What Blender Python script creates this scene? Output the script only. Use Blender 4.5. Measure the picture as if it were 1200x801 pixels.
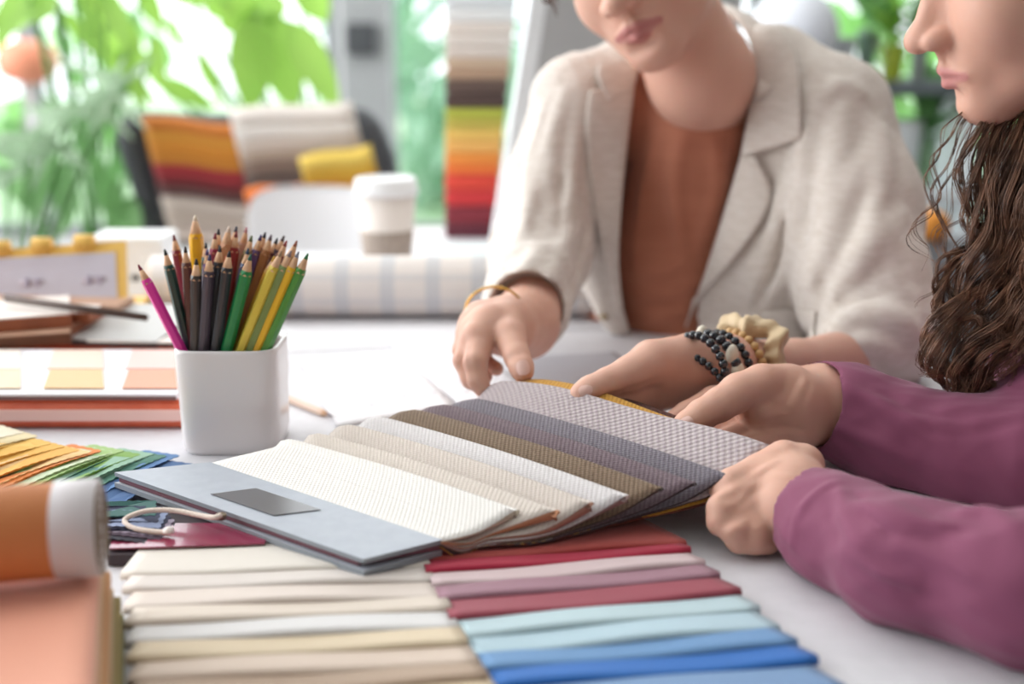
import bpy, bmesh, math, random
import numpy as np
from mathutils import Vector, Matrix

scene = bpy.context.scene
for _o in list(bpy.data.objects):
    bpy.data.objects.remove(_o)

# ------------------------------------------------------------------ camera
TABLE = 0.75            # height of the table top
CAM_H = 0.35            # camera above the table top
PITCH = math.radians(14.6)
F = 1400.0              # focal length in pixels of the 1200 px wide frame
cam_data = bpy.data.cameras.new('camera')
cam = bpy.data.objects.new('camera', cam_data)
scene.collection.objects.link(cam)
cam.location = (0, 0, TABLE + CAM_H)
cam.rotation_euler = (math.pi / 2 - PITCH, 0, 0)
cam_data.sensor_width = 36.0
cam_data.lens = 42.0
cam_data.clip_start = 0.05
cam_data.dof.use_dof = True
cam_data.dof.focus_distance = 0.91
cam_data.dof.aperture_fstop = 2.6
scene.camera = cam
scene.view_settings.view_transform = 'Standard'
scene.view_settings.look = 'None'
scene.view_settings.exposure = -0.66
scene.view_settings.gamma = 1.0
scene.view_settings.use_curve_mapping = False

# ------------------------------------------------------------------ daylight and added ceiling fill
world = bpy.data.worlds.new('world')
scene.world = world
world.use_nodes = True
_bg = world.node_tree.nodes['Background']
_bg.inputs[0].default_value = (0.90, 0.96, 1.0, 1)
_bg.inputs[1].default_value = 4.2

def area(name, loc, rot, sx, sy, power, color=(1, 1, 1)):
    l = bpy.data.lights.new(name, 'AREA'); l.shape = 'RECTANGLE'
    l.size = sx; l.size_y = sy; l.energy = power; l.color = color
    o = bpy.data.objects.new(name, l); scene.collection.objects.link(o)
    o.location = loc; o.rotation_euler = rot
    return o
R = math.radians
area('daylight_left', (-3.0, 2.15, 1.85), (R(90), 0, R(-90)), 3.2, 1.9, 150, (1.0, 0.985, 0.97))
area('daylight_back', (-0.9, 4.25, 1.8), (R(90), 0, R(180)), 3.6, 2.4, 70, (0.97, 0.99, 1.0))
area('ceiling_fill', (-0.2, 2.1, 2.95), (0, 0, 0), 3.4, 2.4, 50, (1.0, 0.98, 0.96))  # unseen area light added under the closed ceiling as soft fill

# ------------------------------------------------------------------ pixel -> place helpers
CT, ST = math.cos(PITCH), math.sin(PITCH)
ORG = np.array([0.0, 0.0, TABLE + CAM_H])
def ray(px, py):
    a = (px - 600.0) / F; b = (400.5 - py) / F
    return np.array([a, CT + b * ST, -ST + b * CT])
def W(px, py, d):
    v = ray(px, py); return ORG + v * (d / v[1])
def T(px, py, z):
    v = ray(px, py); return ORG + v * ((z - CAM_H) / v[2])
def proj(P):
    Q = P - ORG
    ax = Q[..., 1] * CT - Q[..., 2] * ST
    up = Q[..., 1] * ST + Q[..., 2] * CT
    return 600 + F * Q[..., 0] / ax, 400.5 - F * up / ax, ax

# ------------------------------------------------------------------ objects
def srgb(h):
    if not isinstance(h, str): return (h[0], h[1], h[2], 1)
    c = [int(h[i:i + 2], 16) / 255 for i in (1, 3, 5)]
    return tuple((x / 12.92 if x <= .04045 else ((x + .055) / 1.055) ** 2.4) for x in c) + (1,)

def mesh_data(name, verts, faces, mats, smooth=True, uvs=None, matidx=None):
    me = bpy.data.meshes.new(name)
    me.from_pydata([tuple(map(float, v)) for v in verts], [], [tuple(map(int, f)) for f in faces])
    for m in (mats if isinstance(mats, (list, tuple)) else [mats]):
        me.materials.append(m)
    if smooth: me.polygons.foreach_set('use_smooth', [True] * len(me.polygons))
    if matidx is not None: me.polygons.foreach_set('material_index', list(map(int, matidx)))
    if uvs is not None:
        uvl = me.uv_layers.new(name='uv')
        idx = np.empty(len(me.loops), dtype=np.int32); me.loops.foreach_get('vertex_index', idx)
        uvl.data.foreach_set('uv', np.asarray(uvs, dtype=np.float32)[idx].ravel())
    me.update()
    return me

def link(name, me, parent=None, loc=None):
    o = bpy.data.objects.new(name, me); scene.collection.objects.link(o)
    if parent is not None: o.parent = parent
    return o

def world_loc(o):
    v = np.zeros(3)
    while o is not None:
        v = v + np.array(o.location); o = o.parent
    return v

def put(name, verts, faces, mats, parent=None, smooth=True, uvs=None, matidx=None):
    """verts in world space; origin at the parent's, or at the base of the thing"""
    V = np.asarray(verts, dtype=float)
    if parent is not None:
        me = mesh_data(name, V - world_loc(parent), faces, mats, smooth, uvs, matidx)
        return link(name, me, parent)
    base = np.array([(V[:, 0].min() + V[:, 0].max()) / 2, (V[:, 1].min() + V[:, 1].max()) / 2, V[:, 2].min()])
    me = mesh_data(name, V - base, faces, mats, smooth, uvs, matidx)
    o = link(name, me); o.location = base
    return o

def thing(name, loc, label, cat, group=None):
    o = bpy.data.objects.new(name, None); scene.collection.objects.link(o)
    o.location = tuple(map(float, loc)); o.empty_display_size = .05
    return tag(o, label, cat, group)
def tag(o, label, cat, group=None, kind=None):
    o['label'] = label; o['category'] = cat
    if group: o['group'] = group
    if kind: o['kind'] = kind
    return o
def struct(o):
    o['kind'] = 'structure'; return o

# ------------------------------------------------------------------ materials
def mat(name, col, rough=.6, metal=0, sss=0, spec=.5, coat=0, sheen=0, emit=None, trans=0, alpha=1):
    m = bpy.data.materials.new(name); m.use_nodes = True
    b = m.node_tree.nodes['Principled BSDF']
    b.inputs['Base Color'].default_value = srgb(col)
    b.inputs['Roughness'].default_value = rough; b.inputs['Metallic'].default_value = metal
    b.inputs['Specular IOR Level'].default_value = spec
    if sss:
        b.inputs['Subsurface Weight'].default_value = sss
        b.inputs['Subsurface Radius'].default_value = (1.0, .35, .2); b.inputs['Subsurface Scale'].default_value = .006
    b.inputs['Coat Weight'].default_value = coat
    b.inputs['Sheen Weight'].default_value = sheen
    b.inputs['Transmission Weight'].default_value = trans
    if emit: b.inputs['Emission Color'].default_value = srgb(emit[0]); b.inputs['Emission Strength'].default_value = emit[1]
    return m
class NT:
    def __init__(s, m): s.t = m.node_tree; s.b = s.t.nodes['Principled BSDF']
    def n(s, typ, **kw):
        x = s.t.nodes.new(typ)
        for k, v in kw.items(): setattr(x, k, v)
        return x
    def l(s, a, b): s.t.links.new(a, b)
    def math(s, op, a, b=None):
        x = s.n('ShaderNodeMath', operation=op)
        for i, v in enumerate((a, b)):
            if v is None: continue
            if isinstance(v, (int, float)): x.inputs[i].default_value = v
            else: s.l(v, x.inputs[i])
        return x.outputs[0]
    def mix(s, fac, c1, c2):
        x = s.n('ShaderNodeMix', data_type='RGBA')
        if isinstance(fac, (int, float)): x.inputs[0].default_value = fac
        else: s.l(fac, x.inputs[0])
        for i, c in ((6, c1), (7, c2)):
            if isinstance(c, (str, tuple)): x.inputs[i].default_value = srgb(c)
            else: s.l(c, x.inputs[i])
        return x.outputs[2]
    def bump(s, h, strength=.3, dist=.001):
        x = s.n('ShaderNodeBump'); x.inputs['Strength'].default_value = strength; x.inputs['Distance'].default_value = dist
        s.l(h, x.inputs['Height']); s.l(x.outputs[0], s.b.inputs['Normal'])
def weave(name, col, col2=None, scale=.0035, rough=.85, strength=.6, uv=True, sx=1.0, dist=.0006, sheen=.15):
    """plain weave: two crossed waves; scale is the thread pitch in metres"""
    m = mat(name, col, rough, spec=.25, sheen=sheen); t = NT(m)
    tc = t.n('ShaderNodeTexCoord'); sep = t.n('ShaderNodeSeparateXYZ')
    t.l(tc.outputs['UV' if uv else 'Object'], sep.inputs[0])
    k = math.pi * 2 / scale
    a = t.math('SINE', t.math('MULTIPLY', sep.outputs[0], k * sx)); b = t.math('SINE', t.math('MULTIPLY', sep.outputs[1 if uv else 2], k))
    p = t.math('MULTIPLY', a, b); q = t.math('ADD', t.math('MULTIPLY', p, .5), .5)
    if col2:
        nz = t.n('ShaderNodeTexNoise'); nz.inputs['Scale'].default_value = 240; t.l(tc.outputs['UV' if uv else 'Object'], nz.inputs['Vector'])
        f = t.math('MULTIPLY', q, t.math('ADD', nz.outputs[0], .3))
        t.l(t.mix(f, col, col2), t.b.inputs['Base Color'])
    t.bump(q, strength, dist)
    return m
def noisy(name, col, col2, scale=20, rough=.7, strength=.2, dist=.001, detail=4, sheen=0, lo=.35, hi=.65, stretch=None, **kw):
    m = mat(name, col, rough, sheen=sheen, **kw); t = NT(m)
    tc = t.n('ShaderNodeTexCoord'); nz = t.n('ShaderNodeTexNoise')
    nz.inputs['Scale'].default_value = scale; nz.inputs['Detail'].default_value = detail
    src = tc.outputs['Object']
    if stretch:
        mp = t.n('ShaderNodeMapping'); mp.inputs['Scale'].default_value = stretch; t.l(src, mp.inputs[0]); src = mp.outputs[0]
    t.l(src, nz.inputs['Vector'])
    mr = t.n('ShaderNodeMapRange'); mr.inputs[1].default_value = lo; mr.inputs[2].default_value = hi; t.l(nz.outputs[0], mr.inputs[0])
    t.l(t.mix(mr.outputs[0], col, col2), t.b.inputs['Base Color'])
    if strength: t.bump(nz.outputs[0], strength, dist)
    return m

# ------------------------------------------------------------------ mesh builders
def box_mesh(cx, cy, z0, sx, sy, sz, bev=.002, rz=0.0, seg=2, rx=0.0, ry=0.0):
    bm = bmesh.new(); bmesh.ops.create_cube(bm, size=1)
    for v in bm.verts: v.co = Vector((v.co.x * sx, v.co.y * sy, v.co.z * sz))
    if bev > 0: bmesh.ops.bevel(bm, geom=list(bm.edges), offset=min(bev, .45 * min(sx, sy, sz)), segments=seg, affect='EDGES', profile=.5)
    M = Matrix.Translation((cx, cy, z0 + sz / 2)) @ Matrix.Rotation(rz, 4, 'Z') @ Matrix.Rotation(rx, 4, 'X') @ Matrix.Rotation(ry, 4, 'Y')
    V = [M @ v.co for v in bm.verts]; bm.verts.index_update()
    Fc = [[v.index for v in f.verts] for f in bm.faces]; bm.free()
    return [tuple(v) for v in V], Fc
def box(name, c, s, m, parent=None, bev=.002, rz=0.0, smooth=False, rx=0.0, ry=0.0, seg=2):
    V, Fc = box_mesh(c[0], c[1], c[2], s[0], s[1], s[2], bev, rz, seg, rx, ry)
    return put(name, V, Fc, m, parent, smooth)
def merge(parts):
    V = []; Fc = []
    for v, f in parts:
        n = len(V); V += [tuple(x) for x in v]; Fc += [[i + n for i in q] for q in f]
    return V, Fc
def catmull(pts, n):
    P = np.asarray(pts, float); m = len(P) - 1; out = []
    for t in np.linspace(0, m, n):
        i = min(int(t), m - 1); f = t - i
        p0 = P[max(i - 1, 0)]; p1 = P[i]; p2 = P[i + 1]; p3 = P[min(i + 2, m)]
        out.append(.5 * ((2 * p1) + (-p0 + p2) * f + (2 * p0 - 5 * p1 + 4 * p2 - p3) * f * f + (-p0 + 3 * p1 - 3 * p2 + p3) * f ** 3))
    return np.array(out)
def tube_mesh(path, r, n=8, cap=True, r2=None):
    P = np.asarray(path, float); k = len(P); rr = np.full(k, r) if np.isscalar(r) else np.asarray(r, float)
    V = []; Fc = []
    up = np.array([0, 0, 1.0]); prev = None
    for i in range(k):
        t = P[min(i + 1, k - 1)] - P[max(i - 1, 0)]; t = t / (np.linalg.norm(t) + 1e-12)
        if prev is None:
            a = np.cross(t, up)
            if np.linalg.norm(a) < 1e-3: a = np.cross(t, [1, 0, 0])
        else: a = prev - t * np.dot(prev, t)
        a = a / (np.linalg.norm(a) + 1e-12); prev = a; b = np.cross(t, a)
        for j in range(n):
            w = 2 * math.pi * j / n
            V.append(P[i] + rr[i] * (math.cos(w) * a + math.sin(w) * b))
    for i in range(k - 1):
        for j in range(n):
            Fc.append([i * n + j, i * n + (j + 1) % n, (i + 1) * n + (j + 1) % n, (i + 1) * n + j])
    if cap: Fc.append(list(range(n))[::-1]); Fc.append([(k - 1) * n + j for j in range(n)])
    return V, Fc
def lathe_mesh(c, prof, n=40, ax=1.0, ay=1.0, exp=2.0, rz=0.0):
    """prof: list of (radius, z); superellipse section when exp > 2"""
    V = []; Fc = []
    for r, z in prof:
        for j in range(n):
            w = 2 * math.pi * (j + .5) / n; cw, sw = math.cos(w), math.sin(w)
            x = math.copysign(abs(cw) ** (2 / exp), cw) * r * ax; y = math.copysign(abs(sw) ** (2 / exp), sw) * r * ay
            V.append((c[0] + x * math.cos(rz) - y * math.sin(rz), c[1] + x * math.sin(rz) + y * math.cos(rz), c[2] + z))
    for i in range(len(prof) - 1):
        for j in range(n): Fc.append([i * n + j, i * n + (j + 1) % n, (i + 1) * n + (j + 1) % n, (i + 1) * n + j])
    Fc.append(list(range(n))[::-1]); Fc.append([(len(prof) - 1) * n + j for j in range(n)])
    return V, Fc
def ball(c, r, s=(1, 1, 1), n=10):
    pr = [(r * math.sin(math.pi * (i + .3) / (6.6)) , -r * math.cos(math.pi * (i + .3) / 6.6) * s[2]) for i in range(7)]; return lathe_mesh(c, pr, n, s[0], s[1])
def sheet_mesh(fn, nu, nv, thick):
    """closed thick sheet: fn(u, v) -> point of the upper face; thick(u, v) or a number. returns V, F, uv, matidx (0 faces, 1 edges)"""
    us = np.linspace(0, 1, nu); vs = np.linspace(0, 1, nv)
    G = np.array([[fn(u, v) for v in vs] for u in us])
    du = np.gradient(G, axis=0); dv = np.gradient(G, axis=1)
    N = np.cross(du, dv); N /= (np.linalg.norm(N, axis=2, keepdims=True) + 1e-12)
    if N[..., 2].mean() < 0: N = -N; flip = True
    else: flip = False
    th = np.array([[thick(u, v) if callable(thick) else thick for v in vs] for u in us])[..., None]
    B = G - N * th
    lu = np.concatenate([[0], np.cumsum(np.linalg.norm(np.diff(G, axis=0), axis=2).mean(axis=1))])
    lv = np.concatenate([[0], np.cumsum(np.linalg.norm(np.diff(G, axis=1), axis=2).mean(axis=0))])
    UV = np.array([[(lu[i], lv[j]) for j in range(nv)] for i in range(nu)]).reshape(-1, 2)
    V = np.concatenate([G.reshape(-1, 3), B.reshape(-1, 3)]); UV = np.concatenate([UV, UV]); o = nu * nv
    Fc = []; mi = []
    for i in range(nu - 1):
        for j in range(nv - 1):
            q = [i * nv + j, (i + 1) * nv + j, (i + 1) * nv + j + 1, i * nv + j + 1]
            if flip: q = q[::-1]
            Fc.append(q); mi.append(0); Fc.append([k + o for k in q][::-1]); mi.append(0)
    ring = [i * nv for i in range(nu)] + [(nu - 1) * nv + j for j in range(1, nv)] + [i * nv + nv - 1 for i in range(nu - 2, -1, -1)] + [j for j in range(nv - 2, 0, -1)]
    for a, b in zip(ring, ring[1:] + ring[:1]):
        q = [a, b, b + o, a + o] if flip else [b, a, a + o, b + o]
        Fc.append(q); mi.append(1)
    return V, Fc, UV, mi

# ------------------------------------------------------------------ implicit surfaces (bodies and garments)
class Soft:
    def __init__(s, k=.01): s.ops = []; s.k = k
    def cone(s, a, b, ra, rb, k=None, op='add'):
        s.ops.append(('c', np.asarray(a, float), np.asarray(b, float), ra, rb, s.k if k is None else k, op)); return s
    def chain(s, pts, k=None, op='add'):
        for p, q in zip(pts, pts[1:]): s.cone(p[0], q[0], p[1], q[1], k, op)
        return s
    def ell(s, c, r, rot=None, k=None, op='add'):
        s.ops.append(('e', np.asarray(c, float), np.asarray(r, float), None if rot is None else np.asarray(rot, float), 0, s.k if k is None else k, op)); return s
    def fn(s, f, op='add', k=None):
        s.ops.append(('f', f, None, None, 0, s.k if k is None else k, op)); return s
    def xf(s, M, sc=1.0, start=0):
        """move every primitive from start on by the 4x4 M (rotation + translation)"""
        A = np.array(M)[:3, :3]; t = np.array(M)[:3, 3]; new = []
        for o in s.ops[start:]:
            if o[0] == 'c': new.append(('c', A @ o[1] * sc + t, A @ o[2] * sc + t, o[3] * sc, o[4] * sc, o[5] * sc, o[6]))
            elif o[0] == 'e':
                Rr = A.T if o[3] is None else o[3] @ A.T
                new.append(('e', A @ o[1] * sc + t, o[2] * sc, Rr, 0, o[5] * sc, o[6]))
        s.ops = s.ops[:start] + new; return s
    def ev(s, P, margin=.05):
        D = np.full(len(P), margin, dtype=np.float32); P = P.astype(np.float32)
        for o in s.ops:
            typ, op, k = o[0], o[6], max(o[5], 1e-5)
            if typ == 'f':
                d = o[1](P)
                if op == 'disp': D = D + d; continue
                D = comb(D, d, k, op); continue
            if typ == 'c':
                a, b = o[1], o[2]; c = (a + b) / 2; rad = np.linalg.norm(b - a) / 2 + max(o[3], o[4])
            else: c = o[1]; rad = o[2].max()
            q = P - c.astype(np.float32); m = np.einsum('ij,ij->i', q, q) < (rad + margin + k) ** 2
            if not m.any(): continue
            X = P[m]
            if typ == 'c':
                ab = (b - a).astype(np.float32); L = float(ab @ ab) + 1e-12; pa = X - a.astype(np.float32)
                t = np.clip(pa @ ab / L, 0, 1); d = np.sqrt(np.einsum('ij,ij->i', pa - t[:, None] * ab, pa - t[:, None] * ab)) - (o[3] + t * (o[4] - o[3]))
            else:
                y = q[m]
                if o[3] is not None: y = y @ o[3].astype(np.float32).T
                r = o[2].astype(np.float32); k0 = np.linalg.norm(y / r, axis=1); k1 = np.linalg.norm(y / r ** 2, axis=1) + 1e-9
                d = k0 * (k0 - 1) / k1
            D[m] = comb(D[m], d, k, op)
        return D
    def bounds(s):
        lo = np.full(3, 1e9); hi = -lo
        for o in s.ops:
            if o[6] != 'add': continue
            if o[0] == 'c':
                for p, r in ((o[1], o[3]), (o[2], o[4])): lo = np.minimum(lo, p - r); hi = np.maximum(hi, p + r)
            elif o[0] == 'e': lo = np.minimum(lo, o[1] - o[2].max()); hi = np.maximum(hi, o[1] + o[2].max())
        return lo - .012, hi + .012
    def hit(s, px, py, off=0.0, d0=.5, d1=2.2):
        """first point of the surface seen along the ray through a pixel"""
        v = ray(px, py); v = v / np.linalg.norm(v)
        ts = np.arange(d0, d1, .004); P = ORG + ts[:, None] * v
        D = s.ev(P, .08); i = np.argmax(D < 0)
        if D[i] >= 0:
            j = int(np.argmin(D)); return P[j]
        a, b = ts[max(i - 1, 0)], ts[i]
        for _ in range(12):
            m = (a + b) / 2
            if s.ev((ORG + m * v)[None], .08)[0] < 0: b = m
            else: a = m
        return ORG + (b - off) * v
    def grad(s, P, e=.0015):
        P = np.asarray(P, float); g = np.stack([s.ev(P + np.eye(3)[i] * e) - s.ev(P - np.eye(3)[i] * e) for i in range(3)], 1)
        return g / (np.linalg.norm(g, axis=1, keepdims=True) + 1e-9)
def wrinkle(S, amp, scale, seed, stretch=(1, 1, 1)):
    """fine irregular creasing of cloth"""
    rn = np.random.RandomState(seed); K = rn.normal(size=(7, 3)) / scale * np.array(stretch) * rn.uniform(.6, 1.5, (7, 1)); ph = rn.uniform(0, 6.28, 7); W2_ = rn.normal(size=(3, 3)) / scale * .5
    def f(P):
        P = P.astype(np.float32); Q = P + scale * .45 * np.sin(P @ W2_.T.astype(np.float32) + 1.3)
        v = np.zeros(len(P), np.float32)
        for k in range(7): v += np.abs(np.sin(Q @ K[k].astype(np.float32) + ph[k])) - .63
        return (amp / 2.2) * v
    S.fn(f, 'disp')
def comb(D, d, k, op):
    if op == 'add':
        h = np.clip(.5 + .5 * (D - d) / k, 0, 1); return D + (d - D) * h - k * h * (1 - h)
    if op == 'sub':
        h = np.clip(.5 - .5 * (D + d) / k, 0, 1); return D * (1 - h) - d * h + k * h * (1 - h)
    h = np.clip(.5 - .5 * (D - d) / k, 0, 1); return D * h + d * (1 - h) + k * h * (1 - h) if False else np.maximum(D, d)

def polygonise(s, h=.002, smooth=1, lo=None, hi=None):
    l, u = s.bounds(); lo = l if lo is None else np.maximum(l, lo); hi = u if hi is None else np.minimum(u, hi)
    B = 8; nb = np.ceil((hi - lo) / (h * B)).astype(int)
    ci = np.stack(np.meshgrid(*[np.arange(n) for n in nb], indexing='ij'), -1).reshape(-1, 3)
    cen = lo + (ci + .5) * (B * h) - h * .5
    half = B * h
    cd = s.ev(cen, half * 1.6 + .03)
    V = np.repeat(np.repeat(np.repeat(cd.reshape(nb).astype(np.float32), B, 0), B, 1), B, 2)
    act = ci[np.abs(cd) < half * 1.25 + .006]
    loc = np.stack(np.meshgrid(*[np.arange(B)] * 3, indexing='ij'), -1).reshape(-1, 3)
    for c in range(0, len(act), 1200):
        idx = (act[c:c + 1200, None, :] * B + loc[None]).reshape(-1, 3)
        V[idx[:, 0], idx[:, 1], idx[:, 2]] = s.ev(lo + idx * h, .05)
    V[0] = V[-1] = 1; V[:, 0] = V[:, -1] = 1; V[:, :, 0] = V[:, :, -1] = 1
    I = V < 0; n = np.array(V.shape)
    cnt = np.zeros(n - 1, np.uint8)
    cor = [(a, b, c) for a in (0, 1) for b in (0, 1) for c in (0, 1)]
    for a, b, c in cor: cnt += I[a:n[0] - 1 + a, b:n[1] - 1 + b, c:n[2] - 1 + c]
    cell = np.argwhere((cnt > 0) & (cnt < 8))
    vals = np.stack([V[cell[:, 0] + a, cell[:, 1] + b, cell[:, 2] + c] for a, b, c in cor], 1)
    acc = np.zeros((len(cell), 3)); num = np.zeros(len(cell))
    for i in range(8):
        for j in range(i + 1, 8):
            di = np.array(cor[j]) - np.array(cor[i])
            if np.abs(di).sum() != 1: continue
            a, b = vals[:, i], vals[:, j]; m = (a < 0) != (b < 0)
            t = np.where(m, a / np.where(m, a - b, 1), 0)[:, None]
            acc += np.where(m[:, None], np.array(cor[i]) + t * di, 0); num += m
    P = lo + (cell + acc / num[:, None]) * h
    ID = np.full(n - 1, -1, np.int32); ID[cell[:, 0], cell[:, 1], cell[:, 2]] = np.arange(len(cell))
    Fs = []
    for ax in range(3):
        sl0 = [slice(None)] * 3; sl1 = [slice(None)] * 3
        sl0[ax] = slice(0, -1); sl1[ax] = slice(1, None)
        A = I[tuple(sl0)]; Bq = I[tuple(sl1)]
        E = np.argwhere(A != Bq); ins = A[E[:, 0], E[:, 1], E[:, 2]]
        b1, b2 = [(1, 2), (2, 0), (0, 1)][ax]
        ok = (E[:, b1] > 0) & (E[:, b2] > 0) & (E[:, b1] < n[b1] - 1) & (E[:, b2] < n[b2] - 1); E = E[ok]; ins = ins[ok]
        q = []
        for d1, d2 in ((-1, -1), (0, -1), (0, 0), (-1, 0)):
            e = E.copy(); e[:, b1] += d1; e[:, b2] += d2; q.append(ID[e[:, 0], e[:, 1], e[:, 2]])
        q = np.stack(q, 1); q[~ins] = q[~ins][:, ::-1]; Fs.append(q)
    Fq = np.concatenate(Fs); Fq = Fq[(Fq >= 0).all(1)]
    for _ in range(smooth):
        S = np.zeros_like(P); C = np.zeros(len(P))
        for k in range(4):
            a, b = Fq[:, k], Fq[:, (k + 1) % 4]
            for ax in range(3): S[:, ax] += np.bincount(a, P[b, ax], len(P)) + np.bincount(b, P[a, ax], len(P))
            C += np.bincount(a, minlength=len(P)) + np.bincount(b, minlength=len(P))
        P = P * .5 + S / np.maximum(C, 1)[:, None] * .5
    return P, Fq
def put_fast(name, P, Fq, mats, parent, attrs=None):
    P = P - world_loc(parent) if parent is not None else P
    me = bpy.data.meshes.new(name); nf = len(Fq)
    me.vertices.add(len(P)); me.vertices.foreach_set('co', P.astype(np.float32).ravel())
    me.loops.add(nf * 4); me.loops.foreach_set('vertex_index', Fq.astype(np.int32).ravel())
    me.polygons.add(nf); me.polygons.foreach_set('loop_start', np.arange(0, nf * 4, 4, dtype=np.int32))
    me.update(calc_edges=True); me.validate()
    me.polygons.foreach_set('use_smooth', [True] * len(me.polygons))
    for m in (mats if isinstance(mats, (list, tuple)) else [mats]): me.materials.append(m)
    for k, a in (attrs or {}).items():
        at = me.attributes.new(k, 'FLOAT', 'POINT'); at.data.foreach_set('value', a.astype(np.float32))
    return link(name, me, parent)
# ================================================================== THE SETTING
M_white = noisy('white_laminate', '#DFDEE3', '#DAD9DE', 60, .55, .02, spec=.3)
M_wall = noisy('white_wall_paint', '#E4E5E6', '#DEDFE1', 8, .8, .05)
M_grey = mat('grey_window_frame', '#8F9296', .5)
M_floor = noisy('pale_grey_floor', '#B9B6B3', '#A9A6A3', 3, .5, .05)
def slab(name, x0, x1, y0, y1, z0, z1, m):
    return struct(box(name, ((x0 + x1) / 2, (y0 + y1) / 2, z0), (x1 - x0, y1 - y0, z1 - z0), m, None, 0))
slab('floor', -3.2, 2.8, -2.2, 4.6, -.1, 0, M_floor)
slab('ceiling', -3.2, 2.8, -2.2, 4.6, 3.0, 3.1, M_wall)
M_wall2 = noisy('warm_grey_wall_paint', '#A39C97', '#9C9590', 8, .8, .05)
slab('wall_front', -3.2, 2.8, -2.2, -2.1, 0, 3.0, M_wall2)
slab('wall_right', 2.7, 2.8, -2.1, 4.5, 0, 3.0, M_wall2)
# left wall with a long window
def cut_wall(name, axis, pos, a0, a1, holes, zs, ze):
    """a wall of thickness .1 with rectangular holes [(a, b)] between heights zs and ze"""
    parts = []
    def add(u0, u1, w0, w1):
        if axis == 'x': parts.append(box_mesh(pos, (u0 + u1) / 2, w0, .1, u1 - u0, w1 - w0, 0))
        else: parts.append(box_mesh((u0 + u1) / 2, pos, w0, u1 - u0, .1, w1 - w0, 0))
    add(a0, a1, 0, zs); add(a0, a1, ze, 3.0); c = a0
    for h0, h1 in holes: add(c, h0, zs, ze); c = h1
    add(c, a1, zs, ze)
    V, Fc = merge(parts); return struct(put(name, V, Fc, M_wall, None, False))
cut_wall('wall_left', 'x', -3.15, -2.1, 4.5, [(-.9, 2.9)], .85, 2.8)
cut_wall('wall_back', 'y', 4.45, -3.2, 2.8, [(-2.9, -.62), (-.47, .9), (1.05, 2.5)], .35, 2.8)
M_glass = bpy.data.materials.new('window_glass'); M_glass.use_nodes = True
_t = M_glass.node_tree; _t.nodes.clear()
_o = _t.nodes.new('ShaderNodeOutputMaterial'); _mx = _t.nodes.new('ShaderNodeMixShader'); _tr = _t.nodes.new('ShaderNodeBsdfTransparent'); _gl = _t.nodes.new('ShaderNodeBsdfGlossy')
_gl.inputs['Roughness'].default_value = .02; _mx.inputs[0].default_value = .05
_t.links.new(_tr.outputs[0], _mx.inputs[1]); _t.links.new(_gl.outputs[0], _mx.inputs[2]); _t.links.new(_mx.outputs[0], _o.inputs[0])
def window(n, axis, pos, a0, a1, z0, z1, bars):
    root = bpy.data.objects.new('window_%d' % n, None); scene.collection.objects.link(root)
    root.location = (pos, (a0 + a1) / 2, z0) if axis == 'x' else ((a0 + a1) / 2, pos, z0); struct(root)
    parts = []
    def add(u0, u1, w0, w1, t=.06):
        if axis == 'x': parts.append(box_mesh(pos, (u0 + u1) / 2, w0, t, u1 - u0, w1 - w0, .004))
        else: parts.append(box_mesh((u0 + u1) / 2, pos, w0, u1 - u0, t, w1 - w0, .004))
    add(a0, a1, z0, z0 + .05); add(a0, a1, z1 - .05, z1); add(a0, a0 + .05, z0, z1); add(a1 - .05, a1, z0, z1)
    for b in bars: add(b - .03, b + .03, z0, z1)
    V, Fc = merge(parts); put('window_frame', V, Fc, M_grey, root, False)
    if axis == 'x': V, Fc = box_mesh(pos, (a0 + a1) / 2, z0 + .04, .006, a1 - a0 - .08, z1 - z0 - .08, 0)
    else: V, Fc = box_mesh((a0 + a1) / 2, pos, z0 + .04, a1 - a0 - .08, .006, z1 - z0 - .08, 0)
    put('window_pane', V, Fc, M_glass, root, False)
    return root
window(1, 'x', -3.15, -.9, 2.9, .85, 2.8, [.4, 1.7])
window(2, 'y', 4.45, -2.9, -.62, .35, 2.8, [-1.75])
w3 = window(3, 'y', 4.45, -.47, .9, .35, 2.8, [])
window(4, 'y', 4.45, 1.05, 2.5, .35, 2.8, [1.8])
# grey pillar between the windows with its dark latch box
struct(box('trim_1', (-.5, 4.28, 0), (.165, .14, 3.0), mat('grey_pillar', '#A3A5A8', .6), None, .006))
M_dark = mat('charcoal_plastic', '#46484D', .55)
box('latch_box', (-.515, 4.19, 1.02), (.10, .04, .105), M_dark, None, .008); tag(bpy.data.objects['latch_box'], 'small dark latch box fixed on the grey pillar between the windows', 'latch')

# outdoors: lawn and trees beyond the glass
M_lawn = noisy('lawn', '#B4CFA6', '#C3D8B8', 2, .9, 0)
struct(box('ground', (0, 14, -.35), (40, 19, .2), M_lawn, None, 0))
def leaf_mesh(base, d, up, L, w, curl=.25, n=6, fold=.15):
    d = np.asarray(d, float); d /= np.linalg.norm(d); s = np.cross(d, up); s /= (np.linalg.norm(s) + 1e-9); nrm = np.cross(s, d)
    V = []; Fc = []
    for i in range(n + 1):
        t = i / n; c = base + d * L * t - nrm * curl * L * t * t
        hw = w * .5 * math.sin(math.pi * min(1, t ** .75 * .97 + .03)) ** .8
        for k in (-1, 0, 1): V.append(c + s * hw * k + nrm * abs(k) * fold * hw)
    for i in range(n):
        for k in (0, 1): a = i * 3 + k; Fc.append([a, a + 1, a + 4, a + 3])
    return V, Fc
def solid_leaf(me_v, me_f, th=.0008):
    return me_v, me_f
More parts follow.
